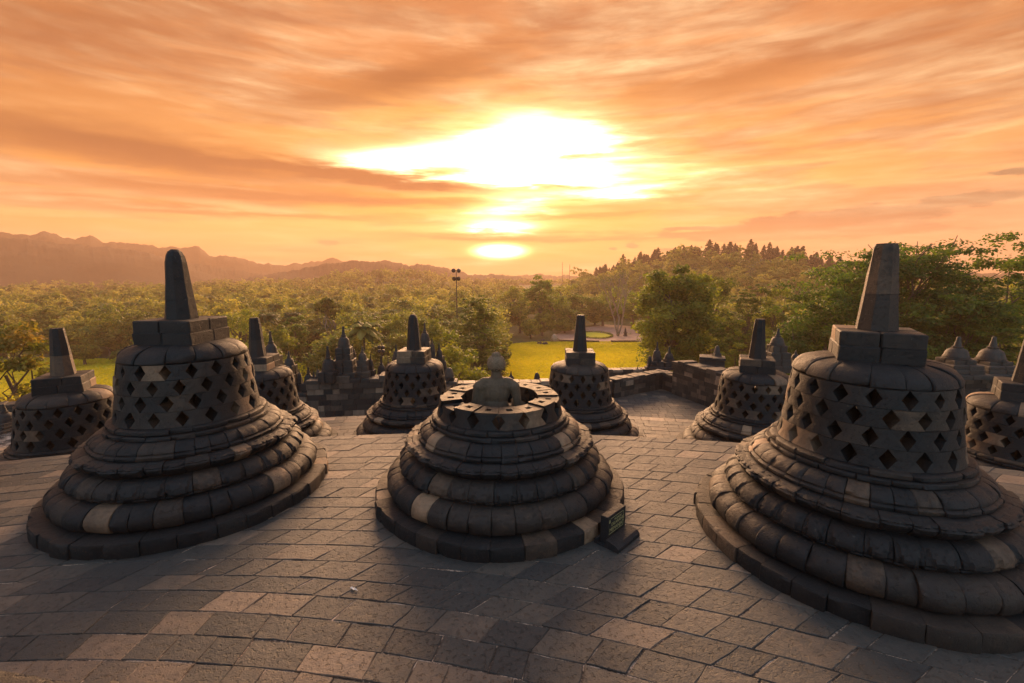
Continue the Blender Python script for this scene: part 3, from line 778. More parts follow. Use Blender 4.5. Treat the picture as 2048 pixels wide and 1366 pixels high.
mb = MB(); lathe(mb, [(0, -.01), (.46, -.01), (.47, .0), (.44, .02), (0, .022)], 28, .3); o = mb.build('seat', M_statue, st, 40); o.location = (0, .15, 0)

# ------------------------------------------------------------------ small sign block
sg = empty('sign_block', (1.195+.09, 5.60, 0), 0); tag(sg, 'small black sign block with yellow lettering beside the open stupa', 'sign')
sg.location = (1.26, 5.58, 0); sg.rotation_euler = (0, 0, rad(46))
# local: x along the face, -y is the face normal
R = random.Random(8); mb = MB(); block(mb, (.235, .055), .46, .11, .0, .40, R, .35, bev=.006, jit=.001); o = mb.build('slab', M_dark, sg)
mb = MB()
x0, x1 = -.045, .515
pr = [(.17, 0), (-.20, 0), (-.20, .045), (-.155, .085), (-.012, .115), (-.003, .02), (.112, .02), (.121, .085), (.17, .06)]
vs = [(x0, y, z) for y, z in pr]+[(x1, y, z) for y, z in pr]; n = len(pr)
mb.add(vs, [(i, (i+1) % n, n+(i+1) % n, n+i) for i in range(n)]+[tuple(range(n-1, -1, -1)), tuple(range(n, 2*n))], .6); mb.build('foot', M_dark, sg)
mb = MB()
def bar(x0, x1, z0, z1, y=-.003): mb.add([(x0, y, z0), (x1, y, z0), (x1, y, z1), (x0, y, z1), (x0, y+.004, z0), (x1, y+.004, z0), (x1, y+.004, z1), (x0, y+.004, z1)], [(0, 1, 2, 3), (0, 4, 5, 1), (1, 5, 6, 2), (2, 6, 7, 3), (3, 7, 4, 0)], .5)
bar(.075, .40, .352, .357); bar(.397, .402, .15, .351); bar(.045, .40, .144, .149)
lg = [(.055+.018*math.cos(t), -.004, .325+.028*math.sin(t)) for t in [i*.5236 for i in range(12)]]
mb.add(lg, [tuple(range(12))], .8)
mb.build('border_lines', M_gold, sg)
for txt, xx, zz, sz in (('MOHON', .17, .300, .045), ('DILARANG', .095, .243, .066), ('MEMANJAT', .052, .172, .072)):
    cu = bpy.data.curves.new('lettering', 'FONT'); cu.body = txt; cu.size = sz; cu.extrude = .0015; cu.materials.append(M_gold)
    tmp = bpy.data.objects.new('tmp', cu); C.objects.link(tmp); bpy.context.view_layer.update()
    me_ = bpy.data.meshes.new_from_object(tmp); bpy.data.objects.remove(tmp); me_.materials.clear(); me_.materials.append(M_gold)
    to = bpy.data.objects.new('lettering', me_); C.objects.link(to); to.parent = sg; to.location = (xx, -.0035, zz); to.rotation_euler = (math.pi/2, 0, 0)

# white scrap on the paving
p = atZ(708, 1178, .008); mb = MB()
sh = [(-.05, .012), (-.035, .022), (-.015, .010), (-.008, .016), (.02, .004), (.06, -.016), (.058, -.024), (.03, -.016), (.012, -.012), (0, -.018), (-.02, -.008), (-.045, 0)]
n = len(sh); mb.add([(x, y, .004+.004*math.sin(i*2.1)) for i, (x, y) in enumerate(sh)]+[(x, y, -.004) for x, y in sh], [tuple(range(n))]+[(i, (i+1) % n, n+(i+1) % n, n+i) for i in range(n)], .9)
o = mb.build('paper_scrap', M_white); o.location = (p.x, p.y, .012); o.rotation_euler = (0, 0, -.2); tag(o, 'small torn white scrap lying on the near paving', 'scrap')

# ------------------------------------------------------------------ landscape
GZ = -25.0
def interp_tab(tab):
    pts = sorted(azel(px, py) for px, py in tab); return np.array([p[0] for p in pts]), np.array([p[1] for p in pts])
rng = np.random.default_rng(7)
def vnoise(n_oct, seed):
    r_ = np.random.default_rng(seed); P_ = [(r_.uniform(.7, 1.4)*2**k, r_.uniform(0, 6.28), r_.uniform(0, 6.28), .5**k, r_.uniform(-.6, .6)) for k in range(n_oct) for _ in range(3)]
    def f_(x, y):
        s = 0
        for fr, p1, p2, am, tw in P_: s = s+am*np.sin(fr*(x+tw*y)+p1)*np.sin(fr*(y-tw*x)+p2)
        return s
    return f_
NZ = vnoise(6, 5)
# right-hand hill with the pines and a low rise in the middle are part of the ground
HR = interp_tab([(1110, 556), (1190, 556), (1250, 545), (1300, 533), (1370, 520), (1430, 516), (1500, 518), (1560, 521), (1620, 533), (1680, 552), (1740, 563), (1800, 568)])
HM = interp_tab([(560, 590), (640, 575), (700, 560), (780, 553), (850, 558), (920, 568), (990, 580)])
def ground_h(x, y):
    az_ = np.degrees(np.arctan2(x, y)); d_ = np.hypot(x, y)
    h = np.full_like(d_, GZ, dtype=float)
    def hill(tab, D, w0, w1, edge):
        s = np.interp(az_, tab[0], tab[1]); H = (CAMH+s*D-GZ)
        q = np.where(d_ < D, (D-d_)/w0, (d_-D)/w1); b = np.clip(1-q, 0, 1); b = b*b*(3-2*b)
        e = np.clip((az_-tab[0][0])/edge, 0, 1)*np.clip((tab[0][-1]-az_)/edge, 0, 1); e = e*e*(3-2*e)
        return np.clip(H, 0, None)*b*e
    h = h+hill(HR, 520, 240, 320, 4)+hill(HM, 700, 210, 220, 5)
    far = np.clip((d_-260)/500, 0, 1)
    return h+NZ(x/90, y/90)*2.2*far
azs = np.radians(np.arange(-75, 75.01, .75)); ds = np.concatenate([np.geomspace(18, 2150, 120)])
A, D = np.meshgrid(azs, ds, indexing='ij'); gx, gy = D*np.sin(A), D*np.cos(A); gz = ground_h(gx, gy)
na, nd = A.shape; idx = np.arange(na*nd).reshape(na, nd)
fc = np.stack([idx[:-1, :-1], idx[:-1, 1:], idx[1:, 1:], idx[1:, :-1]], -1).reshape(-1, 4)
gnd = np_mesh('ground', np.stack([gx, gy, gz], -1).reshape(-1, 3), fc, np.full(len(fc), .3), M_valley, smooth=True); tag(gnd, kind='structure')
sheet('ground', [(-2150, -400), (-2150, 560), (2150, 560), (2150, -400)][::-1], GZ-.8, M_valley)

def mountain(name, tab, D, w0, w1, seed, amp, label=None):
    T = interp_tab(tab); f_ = vnoise(7, seed)
    az0, az1 = T[0][0], T[0][-1]; aa = np.radians(np.arange(az0, az1, .09)); dd = np.linspace(D-w0, D+w1, 46)
    A, D_ = np.meshgrid(aa, dd, indexing='ij'); s = np.interp(np.degrees(A), T[0], T[1])
    H = CAMH+s*D-GZ; q = np.where(D_ < D, (D-D_)/w0, (D_-D)/w1); b = np.clip(1-q, 0, 1); b = b**1.35
    x, y = D_*np.sin(A), D_*np.cos(A); sc = D/9.0
    nn = f_(x/sc, y/sc); e = np.clip((1-b)*3, 0, 1)
    jag = vnoise(4, seed+1)(np.degrees(A)*2.2, np.zeros_like(A)+1)
    jg2 = vnoise(3, seed+2)(np.degrees(A)*9, D_/40)
    z = GZ-3+H*b*(1+amp*1.3*nn*e)+b**2*(jag*D*.0011+jg2*D*.0005)
    n1_, n2_ = A.shape; ix = np.arange(n1_*n2_).reshape(n1_, n2_)
    fc = np.stack([ix[:-1, :-1], ix[:-1, 1:], ix[1:, 1:], ix[1:, :-1]], -1).reshape(-1, 4)
    o = np_mesh(name, np.stack([x, y, z], -1).reshape(-1, 3), fc, np.full(len(fc), .3), M_mount, smooth=True); tag(o, kind='structure')
mountain('mountains', [(-4200, 640), (-3000, 260), (-1700, 330), (-900, 405), (-420, 442), (-300, 440), (-200, 452), (-100, 446), (0, 459), (30, 465), (60, 466), (78, 459), (95, 459), (125, 470), (150, 477), (165, 470), (180, 466), (192, 472), (205, 481), (225, 479), (260, 484), (300, 487), (345, 490), (385, 492), (397, 490), (415, 504), (432, 511), (450, 507), (500, 520), (540, 526), (570, 530), (600, 522), (640, 520), (655, 515), (672, 513), (690, 518), (760, 524), (860, 540), (960, 560)], 1700, 330, 300, 3, .16)
mountain('mountains', [(-4200, 700), (-3000, 330), (-1700, 385), (-900, 440), (-420, 468), (-250, 462), (0, 471), (60, 476), (120, 482), (200, 492), (280, 501), (340, 512), (400, 526), (460, 537), (520, 545), (600, 560), (680, 575)], 1330, 330, 240, 4, .18)
mountain('mountains', [(370, 583), (430, 566), (480, 555), (520, 548), (560, 541), (600, 534), (640, 525), (665, 521), (700, 516), (730, 519), (760, 517), (780, 519), (820, 528), (850, 525), (880, 531), (920, 541), (960, 548), (1000, 545), (1040, 551), (1090, 560), (1150, 575)], 1080, 230, 210, 6, .16)
mountain('mountains', [(1000, 556), (1060, 546), (1120, 549), (1180, 552), (1300, 552), (1500, 548), (1700, 545), (1780, 540), (1850, 543), (1930, 541), (2000, 545), (2100, 535), (2300, 540), (3000, 520), (5000, 620)], 1500, 260, 220, 9, .1)

# ---- leaf clouds
def leafcloud(r_, cen, radii, per, size, flat=0.0, cl_tone=None, shell=.45, droop=0.0):
    """quads scattered through ellipsoidal clumps"""
    n = len(cen); N = n*per
    c_ = np.repeat(cen, per, 0); R_ = np.repeat(radii, per, 0)
    d_ = r_.normal(size=(N, 3)); d_ /= np.linalg.norm(d_, axis=1, keepdims=True)
    rr = r_.random((N, 1))**shell*(1+r_.normal(0, .10, (N, 1)))
    p = c_+d_*rr*R_
    nn = d_*.8+r_.normal(size=(N, 3))*.65+np.array([0, 0, .55+flat]); nn /= np.linalg.norm(nn, axis=1, keepdims=True)
    t = np.cross(nn, r_.normal(size=(N, 3))); t /= np.linalg.norm(t, axis=1, keepdims=True)+1e-9
    b_ = np.cross(nn, t); s = size*r_.uniform(.6, 1.35, (N, 1))
    v = np.stack([p-t*s*.5, p-b_*s*.34-nn*s*.08, p+t*s*.5, p+b_*s*.34-nn*s*.08], 1)
    ct = r_.uniform(.1, .9, n) if cl_tone is None else cl_tone
    tn = np.repeat(ct, per)*.6+r_.random(N)*.4
    return v.reshape(-1, 3), tn
def tube(mb, pts, rs, n=7, tone=.3):
    K = len(pts); vs = []
    for i, p in enumerate(pts):
        p = Vector(p); a = Vector(pts[min(i+1, K-1)])-Vector(pts[max(i-1, 0)])
        a = a.normalized() if a.length > 1e-6 else Vector((0, 0, 1)); u = a.orthogonal().normalized(); v = a.cross(u)
        for k in range(n):
            t = 2*math.pi*k/n; vs.append(tuple(p+(u*math.cos(t)+v*math.sin(t))*rs[i]))
    mb.add(vs, [(i*n+k, i*n+(k+1) % n, (i+1)*n+(k+1) % n, (i+1)*n+k) for i in range(K-1) for k in range(n)], tone)
def crooked(a, b_, R, n=5, amp=.06):
    a, b_ = Vector(a), Vector(b_); L = (b_-a).length; out = []
    for i in range(n+1):
        t = i/n; q = a.lerp(b_, t)
        if 0 < i < n: q += Vector((R.gauss(0, 1), R.gauss(0, 1), R.gauss(0, .5)))*L*amp
        q.z += math.sin(t*math.pi)*L*.06; out.append(q)
    return out
def mk_tree(kind, H, W, seed, leaf=.4, per=110, dens=1.0, lm=None, bm=None, low=.25):
    """tree data at the origin, as (crown verts, tones, trunk MB)"""
    R = random.Random(seed); r_ = np.random.default_rng(seed); mb = MB()
    if kind == 'broad':
        n = int(46*dens); cs = []; rs = []
        z0 = H*low; cz = (z0+H)/2; hz = (H-z0)/2
        for i in range(n):
            u = R.uniform(-1, 1); t = R.random()*6.283; s_ = math.sqrt(1-u*u); rr = R.uniform(.45, .90)
            wz = 1.0 if u > 0 else .85
            cs.append((W/2*.82*s_*rr*math.cos(t)*wz, W/2*.82*s_*rr*math.sin(t)*wz, cz+hz*.85*u*rr)); q = W*R.uniform(.075, .15); rs.append((q, q, q*.72))
        tp = crooked((0, 0, 0), (0, 0, H*.62), R, 5, .02); tube(mb, tp, [W*.035*(1-.12*i) for i in range(6)])
        for i in range(0, n, 4): tube(mb, crooked(tp[R.randint(2, 4)], cs[i], R), [W*.013*(1-.16*k) for k in range(6)], 5)
        v, tn = leafcloud(r_, np.array(cs), np.array(rs), per, leaf)
    elif kind == 'layered':
        n = int(60*dens); cs = []; rs = []; tp = crooked((0, 0, 0), (0, 0, H*.7), R, 6, .03); tube(mb, tp, [W*.022*(1-.11*i) for i in range(7)])
        for i in range(n):
            f_ = (i+.5)/n; z = H*(low+(1-low)*f_)-R.random()*H*.05; t = R.random()*6.283
            mx = W/2*math.sqrt(max(.05, 1-max(0, (f_-.35)/.70)**2)); rr = mx*R.uniform(.25, .98)
            c0 = Vector((rr*math.cos(t), rr*math.sin(t), z)); j0 = tp[min(6, max(2, int(f_*6)))]
            br = crooked(j0, c0, R, 5, .04); tube(mb, br, [W*.005*(1-.15*k) for k in range(6)], 5)
            for q in range(5):
                o_ = Vector((R.gauss(0, 1), R.gauss(0, 1), R.gauss(0, .12)))*W*.06
                cc = c0.lerp(j0, R.random()*.35)+o_; s_ = W*R.uniform(.045, .085); cs.append(tuple(cc)); rs.append((s_, s_, s_*.30))
        v, tn = leafcloud(r_, np.array(cs), np.array(rs), max(12, per//4), leaf, flat=.8)
    elif kind == 'conifer':
        cs = []; rs = []; tube(mb, [(0, 0, 0), (0, 0, H*.5), (0, 0, H)], [H*.016, H*.011, .02], 5)
        n = int(22*dens)
        for i in range(n):
            f_ = i/n; z = H*(low+(1-low)*f_); q = W/2*(1-f_)**.8*R.uniform(.6, 1.1); 
            for k in range(3):
                t = R.random()*6.283; cs.append((q*.5*math.cos(t), q*.5*math.sin(t), z)); rs.append((q*.6+.1, q*.6+.1, H*.03))
        cs.append((0, 0, H*.97)); rs.append((.12, .12, H*.04))
        v, tn = leafcloud(r_, np.array(cs), np.array(rs), max(6, per//8), leaf)
    elif kind == 'palm':
        tp = crooked((0, 0, 0), (R.gauss(0, .6), R.gauss(0, .6), H*.9), R, 6, .006); tube(mb, tp, [.24-.012*i for i in range(7)], 6); top = np.array(tp[-1])
        vv = []; tt = []; nf = 34
        for i in range(nf):
            t = i*2.4+R.random(); elv = R.uniform(-.1, 1.1); L = W/2*R.uniform(.8, 1.1); prev = None; tone = R.random()
            side = np.array([-math.sin(t), math.cos(t), 0])
            for k in range(7):
                f_ = k/6; rr = L*f_*math.cos(elv*.6); z = L*f_*math.sin(elv)-L*.75*f_*f_; q = top+np.array([rr*math.cos(t), rr*math.sin(t), z]); wd = W*.11*math.sin(math.pi*(.12+.84*f_))
                if prev is not None:
                    for sg_ in (-1, 1):
                        dz = np.array([0, 0, -wd*.7]); vv += [prev[0], prev[0]+side*sg_*prev[1]+dz, q+side*sg_*wd+dz, q]; tt.append(tone)
                prev = (q, wd)
        v, tn = np.array(vv), np.array(tt)
    elif kind == 'bare':
        cs = []
        def grow(p, d_, L, r0, lev):
            e = p+d_*L; tube(mb, crooked(p, e, R, 4, .03), [r0*(1-.09*k) for k in range(5)], 6)
            if lev == 0: cs.append(tuple(e)); return
            for k in range(3):
                nd = (d_+Vector((R.gauss(0, .38), R.gauss(0, .38), R.uniform(.0, .35)))).normalized(); grow(e, nd, L*R.uniform(.6, .8), r0*.6, lev-1)
        for q in range(3): grow(Vector((0, 0, 0)), Vector((R.gauss(0, .10), R.gauss(0, .10), 1)).normalized(), H*.36, W*.02, 4)
        cs = np.array(cs); v, tn = leafcloud(r_, cs, np.full((len(cs), 3), W*.045), max(3, per//20), leaf)
    if kind in ('broad', 'layered'):
        kz = H/np.percentile(v[:, 2], 99.3); kr = (W/2)/np.percentile(np.hypot(v[:, 0], v[:, 1]), 97)
        v = v*np.array([kr, kr, kz]); mb.v = [(a*kr, b_*kr, c_*kz) for a, b_, c_ in mb.v]
    return v, tn, mb
def quads_idx(n): return np.arange(n*4).reshape(n, 4)
def tree(kind, px, py_top, Yd, wpx, label, seed, name='broadleaf_tree', leaf=.4, per=110, dens=1.0, lm=None, bm=None, low=.25, group=None, gz=None, cat='tree'):
    top = atY(px, py_top, Yd); g = float(ground_h(np.array([top.x]), np.array([Yd]))[0]) if gz is None else gz
    W = wpx*Yd/ray(px, py_top)[1]; v, tn, mb = mk_tree(kind, top.z-g, W, seed, leaf, per, dens, low=low)
    root = empty(name, (top.x, Yd, g)); tag(root, label, cat, group)
    np_mesh('crown', v, quads_idx(len(tn)), tn, lm or M_leaf, root)
    mb.build('trunk', bm or M_bark, root, 60); return root
# trees one can tell apart
T = tree
T('broad', -5, 655, 46, 150, 'golden leaved tree at the left edge of the view', 41, leaf=.34, per=150, lm=M_leafgold, low=.2)
T('layered', 110, 655, 150, 62, 'small flat-topped tree with pale stems behind the far left pinnacle', 42, leaf=.5, bm=M_pale, low=.55, per=120)
T('layered', 212, 662, 155, 60, 'flat-topped tree with pale stems left of the large left stupa', 43, leaf=.5, bm=M_pale, low=.5, per=120)
T('broad', 165, 690, 140, 55, 'low yellowish tree between the two pale-stemmed trees', 44, leaf=.45, low=.2)
T('broad', 70, 700, 160, 60, 'rounded tree on the grass behind the far left stupa', 45, leaf=.5, low=.2)
T('broad', 245, 700, 145, 45, 'dark rounded tree close to the left of the large left pedestal', 46, leaf=.45, lm=M_leafdark, low=.1)
T('broad', 478, 622, 112, 120, 'bright yellow-green tree right of the large left pinnacle', 47, leaf=.42, per=130, low=.15)
T('broad', 548, 655, 105, 70, 'yellow-green tree behind the black bell turret', 48, leaf=.4, per=120, low=.1)
T('broad', 588, 634, 125, 46, 'small dark crowned tree left of the two slender bare-stemmed trees', 49, leaf=.42, lm=M_leafdark, low=.2)
T('broad', 650, 596, 150, 44, 'slender bare-stemmed tree left of two, above the largest stepped turret', 50, name='slender_tree', bm=M_pale, low=.66, dens=.6, leaf=.5, per=120)
T('broad', 668, 603, 152, 42, 'slender bare-stemmed tree right of two, above the largest stepped turret', 51, name='slender_tree', bm=M_pale, low=.62, dens=.6, leaf=.5, per=110)
T('broad', 782, 632, 118, 62, 'pale green tree left of the back-middle pinnacle', 52, leaf=.42, low=.1)
T('broad', 735, 655, 108, 80, 'spreading green tree behind the pale-sided turret', 53, leaf=.42, low=.1)
T('broad', 700, 640, 140, 60, 'dull green tree right of the two slender bare-stemmed trees', 153, leaf=.45, low=.1)
T('layered', 955, 598, 95, 108, 'feathery tiered tree beside the tall floodlight pole', 54, leaf=.36, per=220, low=.2, dens=1.5)
T('broad', 905, 668, 62, 120, 'dense bush-like tree left of the statue head', 55, leaf=.30, per=170, lm=M_leaf, low=.0, dens=1.3)
T('broad', 855, 640, 100, 80, 'green tree behind the back-middle stupa pinnacle', 56, leaf=.4, low=.1)
T('broad', 1078, 553, 225, 62, 'tall dark tree rising above the belt left of the lawn', 57, leaf=.7, lm=M_leafdark, low=.2)
for i, (px, py, Yd, wp, mt) in enumerate([(1040, 600, 215, 62, 0), (1105, 590, 235, 78, 1), (1085, 628, 205, 52, 0), (1062, 640, 198, 44, 0), (1140, 618, 225, 60, 1), (1130, 640, 215, 46, 0), (1165, 590, 250, 70, 1), (1207, 596, 245, 62, 1), (1190, 620, 250, 50, 0), (1268, 585, 240, 66, 1), (1028, 575, 250, 60, 0), (1300, 580, 235, 70, 1), (1232, 575, 275, 60, 1), (1120, 570, 275, 70, 0)]):
    T('broad', px, py, Yd, wp, ['tree in the belt on the far side of the lawn', 'dark tree in the belt on the far side of the lawn'][mt], 60+i, leaf=.65, per=90, lm=[M_leaf, M_leafdark][mt], low=.05, group=['green trees behind the lawn', 'dark trees behind the lawn'][mt])
T('bare', 1240, 548, 205, 90, 'nearly bare tree with pale forked trunks behind the lawn', 80, leaf=.5, bm=M_pale, per=60)
T('broad', 1356, 543, 88, 158, 'big bright green tree right of the lawn', 81, leaf=.42, per=330, dens=2.6, low=.05)
T('broad', 1430, 556, 130, 90, 'tree behind the right of the big bright green tree', 82, leaf=.45, per=120, low=.15)
T('layered', 1500, 574, 115, 90, 'dark flat-topped tree behind the back-right pinnacle', 83, leaf=.42, per=160, lm=M_leafdark, low=.25)
T('broad', 1556, 578, 105, 80, 'bright topped tree right of the back-right pinnacle', 84, leaf=.40, per=130, low=.1)
T('broad', 1476, 642, 68, 52, 'small pointed bright shrub-like tree left of the back-right pinnacle', 85, leaf=.28, per=110, low=.0)
T('broad', 1440, 650, 80, 60, 'small green tree under the big bright green tree', 86, leaf=.3, per=100, low=.0)
T('layered', 1790, 500, 66, 430, 'huge spreading tiered tree behind the large right pinnacle', 87, leaf=.40, per=420, dens=2.6, low=.25, lm=M_leafdark)
T('broad', 1660, 590, 60, 170, 'glossy leaved tree hugging the left of the large right pedestal', 88, leaf=.30, per=260, dens=1.8, low=.05, lm=M_leafdark)
T('layered', 1930, 600, 58, 200, 'dark leafy tree above the two brown turrets at right', 89, leaf=.34, per=360, dens=1.8, low=.25, lm=M_leafdark)
T('broad', 1590, 640, 66, 70, 'dark green tree behind the red bell turret', 90, leaf=.3, per=120, low=.0, lm=M_leafdark)
T('broad', 2012, 470, 62, 140, 'tall sparse dark tree at the right edge of the view', 91, leaf=.30, per=150, dens=1.1, low=.35, lm=M_leafdark)
T('broad', 2040, 560, 75, 110, 'hazy dark tree filling the right edge under the tall sparse one', 92, leaf=.35, per=130, low=.1)

# ---- pines along the hill crest: individual trees
protos = []
for k in range(5):
    H = [13, 15, 11, 14, 12][k]; v, tn, mb = mk_tree('conifer', H, H*.80, 200+k, leaf=1.1, per=100, low=.12)
    root = empty('pine_tree', (0, 0, 0)); np_mesh('crown', v, quads_idx(len(tn)), tn, M_pine, root); mb.build('trunk', M_bark, root); protos.append(root)
R = random.Random(99); used = set()
for i in range(290):
    a = R.uniform(10.2, 37.5); a += .8*math.sin(a*3.1); dd_ = 520+R.gauss(-8, 16); x, y = dd_*math.sin(rad(a)), dd_*math.cos(rad(a)); k = i % 5
    g = float(ground_h(np.array([x]), np.array([y]))[0]); r_ = protos[k] if k not in used else copy_tree(protos[k]); used.add(k)
    r_.location = (x, y, g-.3); s_ = R.uniform(.45, .95)+R.random()**3*.4; r_.scale = (s_*R.uniform(.85, 1.4), s_*R.uniform(.85, 1.4), s_); r_.rotation_euler = (0, 0, R.random()*6.28)
    tag(r_, 'dark pine standing on the crest of the right-hand hill', 'pine', 'pines on the hill crest')

# ---- forest: nearest trees are things, the rest one mass
fr = np.random.default_rng(21)
def blocked(a, d_, x, y):
    if d_ < 112 and a > -12: return True
    if a < -39.5 and d_ < 178: return True
    if -27.5 < a < -22 and d_ < 150: return True
    if -2 < a < 20 and d_ < 285: return True
    if a >= 20 and d_ < 150: return True
    if a <= -12 and d_ < 92: return True
    if -177 < x < -82 and 88 < y < 154: return True
    if -78 < x < -48 and 92 < y < 146: return True
    return False
cand = []
while len(cand) < 7500:
    a = fr.uniform(-64, 64); d_ = 92*(1550/92)**(fr.random()**.85); x, y = d_*math.sin(rad(a)), d_*math.cos(rad(a))
    if blocked(a, d_, x, y): continue
    if 1 < a < 40 and 470 < d_ < 900: continue
    cand.append((d_, x, y))
cand.sort()
C_ = np.array(cand); gzs = ground_h(C_[:, 1], C_[:, 2])
NB = 6; fprot = []
for k in range(NB):
    kind = ['broad', 'broad', 'broad', 'broad', 'palm', 'layered'][k]
    H = [14, 17, 12, 15, 17, 14][k]; Wd = [13, 15, 12, 10, 8, 14][k]
    v, tn, mb = mk_tree(kind, H, Wd, 300+k, leaf=.52, per=100, low=.05, dens=.8)
    root = empty('palm_tree' if kind == 'palm' else 'forest_tree', (0, 0, 0)); np_mesh('crown', v, quads_idx(len(tn)), tn, M_far, root); mb.build('trunk', M_bark, root); fprot.append(root)
NI = 285; used = set(); cnt = [0]*NB
lab = ['round forest tree in the valley', 'tall round forest tree in the valley', 'small round forest tree in the valley', 'narrow forest tree in the valley', 'coconut palm among the valley trees', 'flat-topped forest tree in the valley']
for i in range(NI):
    d_, x, y = cand[i]; k = int(fr.choice(NB, p=[.24, .2, .18, .14, .14, .10])); r_ = fprot[k] if k not in used else copy_tree(fprot[k]); used.add(k)
    s_ = float(fr.uniform(.65, 1.1)); r_.location = (x, y, gzs[i]-.5); r_.scale = (s_, s_, s_*float(fr.uniform(.85, 1.1))); r_.rotation_euler = (0, 0, float(fr.random()*6.28))
    tag(r_, lab[k], 'palm' if k == 4 else 'tree', lab[k].replace(' tree', ' trees').replace('palm among', 'palms among'))
VV, TT = [], []
lod = []
for lv, (per, leaf_, dn) in enumerate(((34, .80, .60), (16, 1.35, .42), (9, 2.2, .30))):
    row = []
    for k in range(5):
        kind = ['broad', 'broad', 'broad', 'palm', 'layered'][k]; H = [14, 17, 12, 16, 14][k]; Wd = [13, 15, 12, 8, 14][k]
        if kind == 'palm' and lv > 0: kind = 'broad'; Wd = 7
        v, tn, mb = mk_tree(kind, H, Wd, 400+10*lv+k, leaf=leaf_, per=per if kind == 'broad' else per*4, low=.05, dens=dn); row.append((v, tn))
    lod.append(row)
for i in range(NI, len(cand)):
    d_, x, y = cand[i]; lv = 0 if d_ < 420 else (1 if d_ < 850 else 2)
    v, tn = lod[lv][int(fr.choice(5, p=[.27, .23, .22, .16, .12]))]; s_ = fr.uniform(.6, 1.1)*(1 if lv < 2 else 1.15); t = fr.random()*6.28; ca, sa = math.cos(t), math.sin(t)
    q = np.empty_like(v); q[:, 0] = (v[:, 0]*ca-v[:, 1]*sa)*s_+x; q[:, 1] = (v[:, 0]*sa+v[:, 1]*ca)*s_+y; q[:, 2] = v[:, 2]*s_*(1 if lv < 2 else .8)+gzs[i]-.5
    VV.append(q); TT.append(np.clip(tn*.6+fr.normal(.18, .24), 0, 1))
# understorey on the hill slope
for i in range(520):
    a = fr.uniform(5, 41); d_ = fr.uniform(290, 468); x, y = d_*math.sin(rad(a)), d_*math.cos(rad(a)); g = float(ground_h(np.array([x]), np.array([y]))[0])
    v, tn = lod[0][int(fr.integers(0, 3))]; s_ = fr.uniform(.4, .65); q = v*s_+np.array([x, y, g-.5]); VV.append(q); TT.append(tn)
VV = np.concatenate(VV); TT = np.concatenate(TT)
fo = np_mesh('forest', VV, quads_idx(len(TT)), TT, M_far); tag(fo, 'mass of trees filling the hazy valley out to the hills', 'forest', kind='stuff')

# ---- lawn, patio, planting
def zsheet(name, pts_px, z, m_): return sheet(name, [tuple(atZ(px, py, z)[:2]) for px, py in pts_px][::-1], z, m_)
def gsheet(name, pts, z, m_): return sheet(name, pts, z, m_)
L1 = [(-8, 70), (-6, 178), (8, 187), (28, 188), (62, 188), (75, 120), (60, 70)]
gsheet('lawn', L1[::-1], GZ+.06, M_lawn)
L2 = [(-175, 92), (-160, 152), (-92, 146), (-84, 92)]; L3 = [(-74, 106), (-70, 142), (-52, 142), (-52, 106)]
gsheet('lawn', L2[::-1], GZ+.05, M_lawn); gsheet('lawn', L3[::-1], GZ+.05, M_lawn)
p0, p1 = atZ(1128, 683, GZ), atZ(1330, 683, GZ)
gsheet('garden_path', [(p0.x, p0.y-.5), (p0.x-3, p0.y+16), (p0.x+4, p0.y+36), (p0.x+30, p0.y+62), (p1.x+10, p1.y+50), (p1.x+6, p1.y)][::-1], GZ+.10, M_pink)
q0, q1 = atZ(1197, 684, GZ), atZ(1222, 684, GZ)
gsheet('garden_path', [(q0.x, q0.y-7), (q0.x, q0.y), (q1.x, q0.y), (q1.x, q0.y-7)][::-1], GZ+.14, M_pink)
def kerb(pts, wdt, h, m_, name, label, cat, tone=.2, z=GZ+.1, closed=False, grp=None):
    mb = MB(); n = len(pts)
    for i in range(n if closed else n-1):
        a, b_ = Vector((*pts[i], 0)), Vector((*pts[(i+1) % n], 0)); d_ = (b_-a); nrm = Vector((-d_.y, d_.x, 0)).normalized()*wdt/2; e = d_.normalized()*wdt*.2
        a = a-e; b_ = b_+e
        c_ = [a-nrm, b_-nrm, b_+nrm, a+nrm]; mb.add([(q.x, q.y, z) for q in c_]+[(q.x, q.y, z+h+.01*(i % 2)) for q in c_], [(0, 1, 5, 4), (1, 2, 6, 5), (2, 3, 7, 6), (3, 0, 4, 7), (4, 5, 6, 7)], tone)
    o = mb.build(name, m_); tag(o, label, cat, grp); return o
kerb([(p0.x-2, p0.y), (p0.x+3, p0.y-.8), (q0.x, q0.y-.8)], .8, .7, M_wall, 'garden_kerb', 'low dark kerb left of the gap at the back of the lawn', 'kerb', .05)
kerb([(q1.x, q0.y-.8), (p1.x+4, p1.y-.8)], .8, .7, M_wall, 'garden_kerb', 'low dark kerb right of the gap at the back of the lawn', 'kerb', .05)
ctr = atZ(1190, 671, GZ); ell = [(ctr.x+7.6*math.cos(t), ctr.y+11*math.sin(t)) for t in [i*2*math.pi/36 for i in range(36)]]
def hedge(name, pts, wdt, h, seed, label, closed=False, lm=M_leaf, leaf=.35):
    r_ = np.random.default_rng(seed); cs = []; n = len(pts)
    for i in range(n if closed else n-1):
        a, b_ = np.array(pts[i]), np.array(pts[(i+1) % n]); L = np.linalg.norm(b_-a); k = max(2, int(L/(wdt*.5)))
        for j in range(k): q = a+(b_-a)*j/k; cs.append((q[0], q[1], GZ+.1+h*.5))
    cs = np.array(cs); v, tn = leafcloud(r_, cs, np.tile([[wdt*.5, wdt*.5, h*.5]], (len(cs), 1)), 26, leaf, shell=.3)
    o = np_mesh(name, v, quads_idx(len(tn)), tn, lm); tag(o, label, 'hedge'); return o
